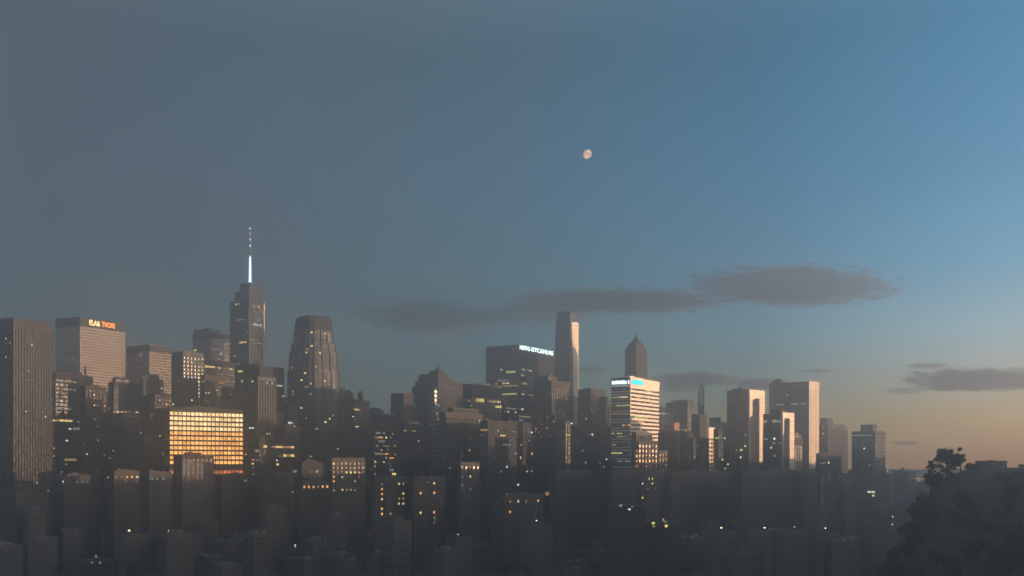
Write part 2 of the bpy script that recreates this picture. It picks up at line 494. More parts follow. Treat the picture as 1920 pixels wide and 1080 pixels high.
def facade(blocks, st, mats_out, spots=(), seed=0, T=None):
    """blocks: (x0,x1,y0,y1,z0,z1) in the tower's frame"""
    core, band, mul, lit = mats_out
    rg = random.Random(seed)
    for bi, (x0, x1, y0, y1, z0, z1) in enumerate(blocks):
        H = z1 - z0
        cap = min(st['cap'], H * 0.4) if bi == 0 or H > 25 else min(2.0, H * 0.3)
        base = st['base'] if bi == 0 else 0.0
        fh = st['fh']
        n = max(1, int((H - cap - base) / fh))
        fh = (H - cap - base) / n
        bh = fh * st['bf']
        core.box(x0 + .5, x1 - .5, y0 + .5, y1 - .5, z0, z1 - cap * 0.5)
        for i in range(n):
            z = z0 + base + i * fh
            band.box(x0, x1, y0, y1, z, z + bh, 0)
        if base > 0:
            band.box(x0 + .2, x1 - .2, y0 + .2, y1 - .2, z0, z0 + base - 0.01, 0)
        band.box(x0, x1, y0, y1, z1 - cap, z1, 1)
        ms, mw, mpj = st['ms'], st['mw'], st['mp']
        nx = max(1, round((x1 - x0) / ms)); ny = max(1, round((y1 - y0) / ms))
        sx, sy = (x1 - x0) / nx, (y1 - y0) / ny
        zt = z1 - cap - 0.004
        for i in range(nx + 1):
            c = x0 + i * sx
            a_, b_ = max(x0 - mpj, c - mw / 2), min(x1 + mpj, c + mw / 2)
            mul.box(a_, b_, y0 - mpj, y0 + .45, z0, zt)
            mul.box(a_, b_, y1 - .45, y1 + mpj, z0, zt)
        for i in range(1, ny):
            c = y0 + i * sy
            mul.box(x0 - mpj, x0 + .45, c - mw / 2, c + mw / 2, z0, zt)
            mul.box(x1 - .45, x1 + mpj, c - mw / 2, c + mw / 2, z0, zt)
        if T is not None and bi == 0:
            T.grid = (x0, x1, y0, y1, z0, z1, fh, bh, base, n, sx, sy, nx, ny, cap)

        def pane(face, fl, col, m, wf=1.0, uc=None, zf=1.0):
            za = z0 + base + fl * fh + bh + 0.05
            zb = z0 + base + (fl + 1) * fh - 0.05
            if zf < 1:
                zb = za + (zb - za) * zf
            if face == 'R':
                if not 0 <= col < nx: return
                a_, b_ = x0 + col * sx + mw / 2, x0 + (col + 1) * sx - mw / 2
                if uc is not None:
                    hw = (b_ - a_) * wf / 2; uc = min(max(uc, a_ + hw), b_ - hw); a_, b_ = uc - hw, uc + hw
                lit.quad((a_, y0 + .38, za), (b_, y0 + .38, za), (b_, y0 + .38, zb), (a_, y0 + .38, zb), m)
            else:
                if not 0 <= col < ny: return
                a_, b_ = y0 + col * sy + mw / 2, y0 + (col + 1) * sy - mw / 2
                if uc is not None:
                    hw = (b_ - a_) * wf / 2; uc = min(max(uc, a_ + hw), b_ - hw); a_, b_ = uc - hw, uc + hw
                lit.quad((x0 + .38, b_, za), (x0 + .38, a_, za), (x0 + .38, a_, zb), (x0 + .38, b_, zb), m)
        if bi == 0:
            facade.pane = pane
            if T is not None:
                for (px, py, wpx, hpx, code) in T.spots:
                    m = LI[COLN.get(code, code)]
                    fa, u, dep = T.face_of(px)
                    fb, u2, _ = T.face_of(px + (wpx if fa == 'R' else -wpx))
                    z = T.z_at(py, dep)
                    fl = int((z - z0 - base) / fh)
                    if z < z0 + base or fl >= n:
                        fl = min(max(fl, 0), n - 1)
                    step = sx if fa == 'R' else sy
                    org = 0.0
                    ww = wpx / F * dep
                    zf = min(1.0, max(.35, hpx / F * dep / (fh - bh)))
                    u0_ = u - ww / 2 / (0.7)
                    c0 = int(max(0, (u - ww * 0.6)) / step)
                    c1 = int(max(0, (u + ww * 0.6)) / step)
                    if c1 <= c0 or ww < step:
                        col = int(u / step)
                        lim = nx if fa == 'R' else ny
                        col = min(max(col, 0), lim - 1)
                        base_u = (x0 if fa == 'R' else y0) + u
                        pane(fa, fl, col, m, min(1.0, max(0.25, ww * 1.05 / (step - mw))), base_u, zf)
                    else:
                        for c in range(c0, c1 + 1):
                            if rg.random() < 0.88:
                                pane(fa, fl, c, m if rg.random() < .75 else m + (1 if m < 5 and m % 2 == 0 else 0), rg.uniform(.7, 1), None, zf)
        # scattered lit rooms and lit office rows
        for face, nc in (('R', nx), ('L', ny)):
            for fl in range(n):
                if rg.random() < st['r']:
                    c = rg.randrange(nc); ln = rg.randint(2, max(3, nc // 2))
                    mm = LI[COLN[rg.choice(st['cols'])]]
                    for q in range(c, min(nc, c + ln)):
                        if rg.random() < .8:
                            pane(face, fl, q, mm)
                for c in range(nc):
                    if rg.random() < st['p']:
                        mm = LI[COLN[rg.choice(st['cols'])]]
                        wf = rg.uniform(.3, .8)
                        base_u = (x0 + (c + .5) * sx) if face == 'R' else (y0 + (c + .5) * sy)
                        pane(face, fl, c, mm, wf, base_u, rg.uniform(.4, .9))


def rooftop(root, x0, x1, y0, y1, z, seed, wallm, lights=0, mast=0, plant=1):
    rg = random.Random(seed)
    w, d = x1 - x0, y1 - y0
    p = MB()
    t = 0.5
    p.box(x0, x1, y0, y0 + t, z, z + 1.3); p.box(x0, x1, y1 - t, y1, z, z + 1.3)
    p.box(x0, x0 + t, y0 + t, y1 - t, z, z + 1.3); p.box(x1 - t, x1, y0 + t, y1 - t, z, z + 1.3)
    p.build('parapet', MATS[wallm], root)
    r = MB(); r.box(x0 + t, x1 - t, y0 + t, y1 - t, z, z + 0.12)
    r.build('roof', MATS['roof_gravel' if rg.random() < .5 else 'roof_tar'], root)
    if plant and w > 9 and d > 9:
        m = MB()
        pw, pd = w * rg.uniform(.3, .55), d * rg.uniform(.3, .55)
        px, py = x0 + (w - pw) * rg.uniform(.25, .75), y0 + (d - pd) * rg.uniform(.3, .8)
        ph = rg.uniform(2.6, 4.6)
        m.box(px, px + pw, py, py + pd, z + .12, z + ph)
        m.box(px + pw * .2, px + pw * .45, py + pd * .2, py + pd * .5, z + ph, z + ph + 1.4)
        m.build('plant_room', MATS[wallm], root)
        v = MB()
        for i in range(rg.randint(3, 7)):
            qx, qy = x0 + 1.5 + rg.random() * (w - 5), y0 + 1.5 + rg.random() * (d - 5)
            s_ = rg.uniform(.8, 2.0)
            v.box(qx, qx + s_ * 1.4, qy, qy + s_, z + .12, z + .12 + s_ * .9)
        v.build('roof_unit', MATS['steel'], root, 'stuff')
    for i in range(mast):
        a = MB()
        qx, qy = x0 + w * rg.uniform(.2, .8), y0 + d * rg.uniform(.2, .8)
        hh = rg.uniform(7, 15)
        a.tube((qx, qy, z), (qx, qy, z + hh), .28, .12)
        a.box(qx - 1.0, qx + 1.0, qy - .1, qy + .1, z + hh * .55, z + hh * .55 + .25)
        a.build('aerial', MATS['dark_steel'], root)
    for i in range(lights):
        a = MB()
        qx = x0 + w * (i + rg.uniform(.2, .8)) / lights
        a.tube((qx, y0 + 1.0, z + .1), (qx, y0 + 1.0, z + 2.0), .12)
        o = a.build('lamp_post', MATS['dark_steel'], root)
        b = MB(); b.tube((qx, y0 + 1.0, z + 2.0), (qx, y0 + 1.0, z + 3.0), .5, .4)
        b.build('warning_light', MATS['red_beacon' if rg.random() < .6 else 'white_beacon'], o)


def build_tower(T, idx):
    k = T.k; st = T.st
    root = empty(T.name, T.C + T.ux * T.w / 2 + T.uy * T.v / 2, T.a)
    tag(root, T.label, T.cat, k.get('group'))
    x0, x1, y0, y1 = -T.w / 2, T.w / 2, -T.v / 2, T.v / 2
    blocks = [(x0, x1, y0, y1, 0, T.h)]
    zprev = T.h
    roofs = [(x0, x1, y0, y1, T.h)]
    for (a, b, c, d, yt) in k.get('tiers', []):
        bx0, bx1, by0, by1 = x0 + a * T.w, x0 + b * T.w, y0 + c * T.v, y0 + d * T.v
        zt = CAMZ + (HY - yt) / F * T.D
        zb = zprev
        for (q0, q1, r0, r1, zz) in reversed(roofs):     # stand on the block beneath
            if bx0 >= q0 - .01 and bx1 <= q1 + .01 and by0 >= r0 - .01 and by1 <= r1 + .01:
                zb = zz; break
        blocks.append((bx0, bx1, by0, by1, zb, zt))
        roofs.append((bx0, bx1, by0, by1, zt))
    ms = (MB(), MB(), MB(), MB())
    facade(blocks, st, ms, seed=idx * 7 + 3, T=T)
    core, band, mul, lit = ms
    core.build('glazing', MATS[st['glass']], root)
    band.build('spandrel', [MATS[st['wall']], MATS[st['capm']]], root, 'stuff')
    mul.build('mullion', MATS[st['mull']], root, 'stuff')
    lit.build('lit_window', [MATS[n] for n in LITM], root, 'stuff')
    top = roofs[-1]
    if not k.get('no_roof'):
        rooftop(root, *top[:4], top[4], idx * 13 + 1, k.get('roofm', st['capm']), k.get('lights', 0), k.get('mast', 0), k.get('plant', 1))
        for rr in roofs[:-1]:
            pass
    for ci, cr in enumerate(k.get('crown', [])):       # stacked spire stages: (cx, cy, [(radius, yt)...], n, material, name)
        fx, fy, prof, n, mt, nm = cr
        c0 = (x0 + fx * T.w, y0 + fy * T.v)
        rings = []
        for (r, yy) in prof:
            z = CAMZ + (HY - yy) / F * T.D
            rings.append([(c0[0] + r * cos(2 * pi * (i + .5) / n), c0[1] + r * sin(2 * pi * (i + .5) / n), z) for i in range(n)])
        m = MB(); m.loft(rings); m.build(nm, MATS[mt], root)
    T.root = root
    if 'post' in k:
        k['post'](T, root, x0, x1, y0, y1)
    return root


def text_mesh(body, width, height, depth=0.4):
    cu = bpy.data.curves.new('lettering', 'FONT')
    cu.body = body
    cu.extrude = 0.06
    cu.resolution_u = 3
    cu.offset = 0.012
    tmp = bpy.data.objects.new('tmp_text', cu)
    COL.objects.link(tmp)
    bpy.context.view_layer.update()
    dg = bpy.context.evaluated_depsgraph_get()
    me = bpy.data.meshes.new_from_object(tmp.evaluated_get(dg))
    bpy.data.objects.remove(tmp); bpy.data.curves.remove(cu)
    xs = [v.co.x for v in me.vertices]; ys = [v.co.y for v in me.vertices]; zs = [v.co.z for v in me.vertices]
    sx = width / (max(xs) - min(xs)); sy = height / (max(ys) - min(ys)); sz = depth / (max(zs) - min(zs))
    ox, oy, oz = min(xs), min(ys), min(zs)
    for v in me.vertices:      # stand it up: x along the wall, z up, -y outwards
        x, y, z = (v.co.x - ox) * sx, (v.co.y - oy) * sy, (v.co.z - oz) * sz
        v.co = (x, -z, y)
    return me


def wall_sign(T, words, px0, px1, py0, py1, label, out=0.35, frame='dark_steel'):
    """words: [(text, fraction from, fraction to, material)] on the face that px0..px1 lies on"""
    fa, u0, d0 = T.face_of(px0 if px0 >= T.xc else px1)
    _, u1, d1 = T.face_of(px1 if px0 >= T.xc else px0)
    if fa == 'R':
        start = T.C + T.ux * u0; direc = T.ux; ang = T.a; width = u1 - u0; dn = d0
        nrm = -T.uy
    else:
        start = T.C + T.uy * u1; direc = -T.uy; ang = T.a - pi / 2; width = u1 - u0; dn = d0
        nrm = -T.ux
    zt, zb = T.z_at(py0, dn), T.z_at(py1, dn)
    o = empty('wall_sign', start + nrm * out + Vector((0, 0, zb)), ang)
    tag(o, label, 'sign')
    for t, f0, f1, mt in words:
        me = text_mesh(t, width * (f1 - f0), zt - zb)
        me.materials.clear(); me.materials.append(MATS[mt])
        l = bpy.data.objects.new('lettering', me); COL.objects.link(l)
        l.parent = o; l.location = (width * f0, 0, 0)
    m = MB()
    m.box(0, width, -.02, .12, (zt - zb) * .15, (zt - zb) * .15 + .25)
    m.box(0, width, -.02, .12, (zt - zb) * .8, (zt - zb) * .8 + .25)
    n = max(3, int(width / 5))
    for i in range(n):
        x = width * (i + .5) / n
        m.box(x - .1, x + .1, .0, out, (zt - zb) * .1, (zt - zb) * .9)
    m.build('support_rail', MATS[frame], o)
    return o
# ---------------------------------------------------------------- the skyline, building by building
T_ = []


def add(*a, **k):
    t = Tower(*a, **k)
    T_.append(t)
    return t


add(-40, 25, 98, 597, 900, 62, 'grid_brown', 'broad brown slab with a fine window grid, beside the orange-signed slab', st=dict(wall='brown_stone', mull='dark_brick', capm='brown_stone'), plant=1, mast=0)
SIGN_A = add(104, 150, 235, 595, 1400, 62, 'stripe_beige', 'beige banded office slab carrying glowing orange letters near its roof', lights=3)
add(237, 280, 322, 648, 1500, 60, 'stripe_tan', 'banded office block with three yellow lit floors and a row of red roof lamps', lights=6, plant=1)
add(262, 269, 306, 709, 1150, 58, 'stone_grey', 'short grey stone block with a stepped cap, below the banded red-lamped office block', tiers=[(.1, .8, .1, .9, 702)])
add(322, 343, 383, 660, 1080, 52, 'stone_grey', 'grey stone tower with punched windows, rising behind the glowing orange office block', mast=1)
add(361, 393, 447, 622, 1620, 58, 'steel_lines', 'wide dark slab with pale horizontal lines, directly beside the spired tower', tiers=[(.0, .45, .1, .9, 617)])
add(352, 368, 446, 674, 1250, 58, 'dark_band', 'dark office block with short yellow lit floors, before the wide pale-lined slab')
add(417, 420, 441, 727, 1000, 58, 'stone_brown', 'slim pale brown block low in front of the spired tower')
SPIRE = add(431, 467, 498, 562, 1560, 58, 'dark_curtain', 'tall dark setback tower topped by a white-lit spire', name='spired_tower',
            st=dict(cap=3, corner=1, p=0.02, r=0.035, cols='ddvvwo', glass='dark_glass', mull='dark_steel', ms=3.0), tiers=[(0, .86, 0, .74, 545), (.04, .78, .0, .52, 531)])
add(440, 487, 490, 683, 1180, 62, 'dark_curtain', 'plain near-black slab standing right before the foot of the spired tower', st=dict(p=.004, r=.0))
add(456, 487, 513, 688, 1130, 52, 'dark_band', 'dark block with a louvred cap, at the foot of the spired tower', st=dict(cap=14))
add(480, 484, 517, 707, 1030, 60, 'pier', 'grey ribbed block with scattered lit windows, below the louvred dark block', st=dict(wall='grey_stone', mull='grey_stone', cap=3))
add(508, 519, 533, 690, 1240, 58, 'stripe_tan', 'narrow striped tower squeezed before the rounded balcony tower', st=dict(wall='grey_stone'), lights=3, plant=0)
ORANGE = add(308, 318, 456, 765, 950, 40, 'dark_band', 'low broad office block with every floor glowing orange', name='office_block',  # orange glow stands in for sunset reflected by the glass
             st=dict(fh=4.6, bf=.3, ms=4.15, mw=.3, cap=3.2, base=0, p=0, r=0, wall='brown_stone', glass='bronze_glass'))
add(326, 342, 401, 855, 800, 45, 'brick', 'grey gridded apartment block standing before the glowing orange office block', st=dict(wall='grey_stone', mull='grey_stone', p=0.0, cap=2.2))
add(456, 459, 471, 819, 1030, 58, 'red_slab', 'tiny reddish block tucked against the side of the glowing orange office block', plant=0)
add(478, 486, 552, 822, 930, 58, 'dark_band', 'low dark block with orange and yellow lit rooms, below the rounded balcony tower')
add(624, 640, 662, 734, 1350, 58, 'stone_brown', 'brown block with a pale ledge, immediately beside the rounded balcony tower', tiers=[(0, .8, 0, .8, 731)], lights=1)
add(659, 664, 693, 750, 1220, 58, 'stripe_tan', 'brown banded block with a round tank on top, near the rounded balcony tower', st=dict(wall='brown_stone', capm='brown_stone', cap=6, r=.15), lights=2,
    crown=[(.5, .5, [(5, 750), (5, 737), (3.5, 733), (0.6, 731)], 12, 'dark_stone', 'water_tank')])
add(690, 700, 719, 768, 1400, 58, 'dark_band', 'small dark block with a stepped cap, in the low gap of the skyline', tiers=[(.2, .8, .2, .8, 765)], lights=1)
add(697, 703, 743, 776, 1180, 58, 'pier', 'low grey ribbed block in the gap before the red-lamped brown tower', st=dict(wall='dark_stone', mull='dark_stone'))
add(702, 705, 743, 802, 1010, 48, 'stripe_tan', 'low banded block flecked with many small lights, under the skyline gap', st=dict(wall='grey_stone', p=.12, r=.2, capm='dark_stone', cap=4))
add(733, 757, 775, 738, 1300, 52, 'brick', 'flat-topped dark block with red lamps running down it, next to the stepped old tower', lights=3, plant=0)
OLD = add(772, 822, 868, 722, 1330, 58, 'stone_brown', 'stepped old masonry tower with a turret and small cupola', name='stepped_tower',
          st=dict(p=.01, ms=4.4, mw=2.4), tiers=[(0, 1, 0, .86, 713), (0, .55, 0, .74, 706), (0, .4, 0, .72, 700), (0, .28, 0, .33, 694)], plant=0, no_roof=1)
add(812, 815, 829, 728, 1150, 45, 'stripe_tan', 'slim balcony tower with pale slabs rising before the stepped old tower', st=dict(fh=5, wall='slab_edge', capm='grey_stone', cap=2, ms=9, p=0.02), depth=14, plant=0)
add(868, 886, 941, 721, 1060, 47, 'mirror_grid', 'mid-height block with broad window bays lit bright yellow, before the white-signed tower',
    st=dict(cap=14, wall='dark_stone', capm='near_black', mull='dark_stone', ms=3.5), lights=1, mast=1, plant=1)
WHITE = add(911, 972, 1040, 647, 1400, 58, 'dark_curtain', 'big dark glass tower with glowing white letters along its roof',
            st=dict(wall='dark_stone', capm='dark_stone', cap=9, bf=.3, p=.012, r=.08, cols='ddyvg', glass='bronze_glass', mull='dark_stone'))
add(1002, 1034, 1069, 713, 1130, 48.5, 'lit_grid', 'brown block with a warm lit window grid, in front of the slanted glass tower', tiers=[(0, .5, .2, 1, 706)])
add(1068, 1074, 1092, 752, 1250, 58, 'dark_band', 'low dark stepped block between the slanted glass tower and the brown capped block', tiers=[(.2, 1, .2, 1, 744)], plant=0)
add(1084, 1108, 1136, 731, 1160, 48.5, 'lit_grid', 'brown capped block with an orange window grid, beside the cyan-signed tower', st=dict(cap=10), mast=2)
add(1124, 1128, 1140, 745, 1060, 58, 'dark_band', 'narrow dark block tucked before the brown capped block with the orange grid', plant=0)
add(1138, 1141, 1149, 752, 1230, 58, 'stone_brown', 'thin brown block peeping out behind the cyan-signed tower', plant=0)
BANK = add(1146, 1182, 1236, 709, 1000, 57, 'white_stripe', 'white striped office tower with a cyan glowing panel in its top corner', st=dict(p=.03, r=.08), lights=0, plant=1)
GOTH = add(1171, 1193, 1214, 697, 1460, 57, 'brick', 'old brown tower with a pointed gothic crown, behind the cyan-signed tower', name='gothic_tower',
           st=dict(cap=1.5, p=.11, cols='ddpoy', ms=3.6, mw=1.9), tiers=[(.04, .95, .04, .95, 656), (.11, .86, .11, .86, 649.5), (.2, .75, .2, .75, 643)], no_roof=1)
add(1184, 1193, 1221, 812, 890, 45, 'pier', 'small ribbed block before the foot of the cyan-signed tower', st=dict(cap=2))
add(1190, 1197, 1234, 829, 830, 42, 'lit_grid', 'squat block with a golden window grid at the foot of the cyan-signed tower', st=dict(cap=2, p=.3, r=.5), plant=0)
add(1235, 1240, 1263, 764, 1320, 55, 'dark_band', 'dark block with one row of white lit windows, behind the cyan-signed tower', st=dict(cap=6))
add(1249, 1289, 1302, 753, 1480, 45, 'dark_band', 'bulky dark block with a shoulder and roof aerial, behind the lattice mast', tiers=[(0, .9, .0, .7, 751)], mast=2, plant=0, st=dict(wall='brown_stone'))
add(1255, 1264, 1274, 794, 1090, 42, 'red_slab', 'narrow reddish slab catching the sun, low beside the cyan-signed tower', plant=0)
MASTB = add(1296, 1312, 1326, 778, 1180, 48, 'brick', 'dark brick block carrying the tall lattice mast', plant=0)
add(1324, 1329, 1341, 803, 1020, 48, 'blank', 'small block with a bright blank sunlit top, below the lattice mast', st=dict(wall='beige_stone', capm='pale_stone', cap=10, bf=.5, glass='bronze_glass', base=2), plant=0)
add(1330, 1351, 1353, 784, 1290, 58, 'dark_curtain', 'dark cubic block between the lattice mast and the arch-fronted tower', st=dict(p=.02), plant=0)
add(1350, 1358, 1363, 793, 1350, 45, 'brick', 'little dark block pressed against the arch-fronted tower', plant=0)
ARCH = add(1363, 1403, 1431, 732, 1100, 45, 'dark_band', 'tall tower whose sunlit end is a bright arch round a dark slot', name='arch_tower', st=dict(wall='near_black', capm='near_black', cap=1.5, bf=.3, p=.012, r=.01, base=0), mast=3)  # arch is a built sun patch, slot a built cast shadow
ARCH2 = add(1431, 1465, 1486, 775, 960, 45, 'dark_band', 'shorter tower with a sunlit bracket-shaped edge, before the widest slab', name='arch_tower', st=dict(wall='near_black', capm='near_black', cap=1.5, bf=.3, p=.04, r=.02, base=0), tiers=[(0, .3, 0, .55, 770)])
add(1442, 1516, 1535, 715, 1300, 47, 'dark_curtain', 'widest dark slab near the dusk glow, with bright ribs down its sunlit end',
    st=dict(wall='near_black', capm='near_black', glass='dark_glass', cap=2, ms=3.4, p=.006, r=.012, cols='vdv', mull='dark_steel'), tiers=[(0, .5, .68, .92, 711)], mast=2)
add(1485, 1490, 1505, 820, 1120, 46, 'mirror_grid', 'low grey gridded block with a curved top, between two sunlit-edged towers', tiers=[(0, .8, 0, .8, 815), (0, .5, 0, .5, 812)], plant=0)
add(1536, 1552, 1576, 795, 1500, 45, 'stone_brown', 'brown stepped block behind the widest dark slab, with a round roof lamp', tiers=[(0, .45, .1, .9, 785)], lights=2, plant=0)
add(1568, 1576, 1589, 801, 1560, 45, 'stone_brown', 'slender brown block leaning on the stepped block near the dusk glow', tiers=[(0, .6, 0, .7, 797)], plant=0)
add(1530, 1536, 1578, 852, 900, 45, 'dark_band', 'low black block with one bright yellow window, below the widest dark slab', st=dict(p=0, r=0))
LONE = add(1597, 1641, 1660, 808, 1200, 45, 'dark_band', 'lone flat tower with a boxy roof house, standing against the orange dusk', st=dict(p=.006, cap=3, wall='grey_stone', capm='dark_stone'), tiers=[(0, .42, .1, .62, 797)], plant=0, mast=1)
# darker middle-distance blocks seen mostly by their lights
add(96, 104, 152, 700, 1040, 58, 'dark_band', 'dark block with yellow lit floors, below the gap beside the broad brown slab', st=dict(p=.03, r=.03))
add(150, 160, 200, 725, 990, 58, 'brick', 'dark brick block with a few white lit windows, under the orange-signed slab')
add(203, 214, 262, 716, 1050, 58, 'dark_curtain', 'black block half hiding the foot of the orange-signed slab', tiers=[(.1, .7, .1, .7, 708)])
add(262, 290, 322, 742, 960, 58, 'brick', 'dark brick tower with red and yellow lit rooms, above the glowing orange office block')
add(376, 384, 420, 704, 1060, 58, 'stone_brown', 'dusky block with short lit strips, directly behind the glowing orange office block', st=dict(p=.04, r=.05))
add(532, 540, 560, 760, 1130, 58, 'dark_band', 'dark block leaning on the foot of the rounded balcony tower')
add(548, 566, 626, 868, 860, 58, 'dark_band', 'low black block just under the rounded balcony tower')
add(604, 612, 636, 828, 1060, 58, 'brick', 'small dim block at the foot of the rounded balcony tower')
add(625, 645, 703, 812, 1060, 58, 'brick', 'dim wide block between the rounded balcony tower and the low banded block')
add(742, 757, 812, 800, 1050, 58, 'brick', 'plain dark block before the stepped old tower, with two orange lights')
add(824, 836, 905, 772, 930, 58, 'stone_brown', 'dark block with a ragged pale roofline, before the yellow-bay block', st=dict(p=.01), tiers=[(.2, .9, .1, .9, 764)])
add(900, 915, 1000, 790, 900, 58, 'dark_band', 'dim broad block below the white-signed tower', st=dict(p=.02, r=.02))
add(930, 945, 1004, 752, 1130, 55, 'dark_band', 'dark lower wing with small lit rooms, standing before the white-signed tower', st=dict(p=.06, r=.06))
add(1030, 1041, 1062, 783, 1010, 46, 'brick', 'small dark brick block before the warm lit grid block')
add(1055, 1060, 1070, 790, 960, 46, 'lit_grid', 'thin block with a few golden floors, low before the warm lit grid block', st=dict(p=.25, cap=3), plant=0)
add(1068, 1078, 1146, 800, 1020, 46, 'dark_band', 'wide dim block beneath the brown capped block and beside the cyan-signed tower', st=dict(p=.012, r=.01))
add(1234, 1246, 1300, 812, 1000, 44, 'brick', 'dim block under the narrow reddish slab')
add(1290, 1300, 1328, 822, 960, 44, 'brick', 'dim block beneath the lattice mast')
add(1338, 1347, 1368, 806, 960, 44, 'dark_band', 'dim block with green-lit windows before the arch-fronted tower', st=dict(p=.04, cols='ggv'))
add(1232, 1236, 1252, 846, 880, 44, 'lit_grid', 'tiny lit block low behind the golden-grid block', st=dict(p=.3, cap=2), plant=0)
# near city, almost in darkness
add(10, 30, 92, 925, 700, 45, 'near_dark', 'black low block at the city edge under the broad brown slab')
add(96, 120, 190, 893, 740, 45, 'near_dark', 'near-dark block with white and yellow pin lights, below the dark block with yellow floors')
add(196, 214, 262, 885, 760, 45, 'near_dark', 'near-dark block with a short orange window row and one yellow-green light')
add(264, 280, 322, 887, 700, 42, 'near_dark', 'near-dark block with a faint pale row of windows, beside the grey gridded apartments')
add(404, 416, 480, 893, 820, 45, 'near_dark', 'near-dark block hiding the foot of the glowing orange office block')
add(556, 566, 618, 903, 720, 42, 'near_dark', 'near-dark block with one bright orange window row', st=dict(p=0, r=0))
add(617, 622, 685, 860, 800, 42, 'near_dark', 'near-dark block with a lit stair column and three yellow rows', st=dict(p=0, r=0))
add(696, 704, 768, 897, 690, 42, 'near_dark', 'near-dark apartment block with two tall columns of lit windows', st=dict(p=0, r=0))
add(770, 776, 835, 896, 710, 42, 'near_dark', 'near-dark apartment block with one broken column of lit windows', st=dict(p=0, r=0))
add(858, 864, 900, 868, 820, 42, 'near_dark', 'near-dark slender block with two dotted columns of small lights', st=dict(p=0, r=0))
add(935, 945, 1020, 930, 690, 42, 'near_dark', 'near-dark low block with one dotted golden row under its roof', st=dict(p=0, r=0))
add(1196, 1202, 1238, 888, 760, 42, 'near_dark', 'near-dark block with a short column of four yellow windows', st=dict(p=0, r=0))
add(1536, 1539, 1562, 880, 780, 42, 'near_dark', 'near-dark block with a thin dotted column of pale windows', st=dict(p=0, r=0))

add(1140, 1150, 1241, 883, 800, 44, 'near_dark', 'near-dark wide block hiding the foot of the cyan-signed tower', st=dict(p=.01))
add(1378, 1392, 1502, 884, 830, 44, 'near_dark', 'near-dark wide block hiding the feet of both arch-fronted towers', st=dict(p=.01))
add(1504, 1514, 1536, 890, 860, 44, 'near_dark', 'near-dark narrow block hiding the foot of the widest dark slab')
add(1030, 1042, 1128, 886, 840, 44, 'near_dark', 'near-dark wide block below the small lit blocks of the centre', st=dict(p=.012))
add(484, 494, 552, 890, 840, 44, 'near_dark', 'near-dark block beneath the low block with orange and yellow rooms', st=dict(p=.01))
add(1246, 1258, 1372, 888, 820, 44, 'near_dark', 'near-dark wide block in the gap between the cyan-signed and arch-fronted towers', st=dict(p=.012))
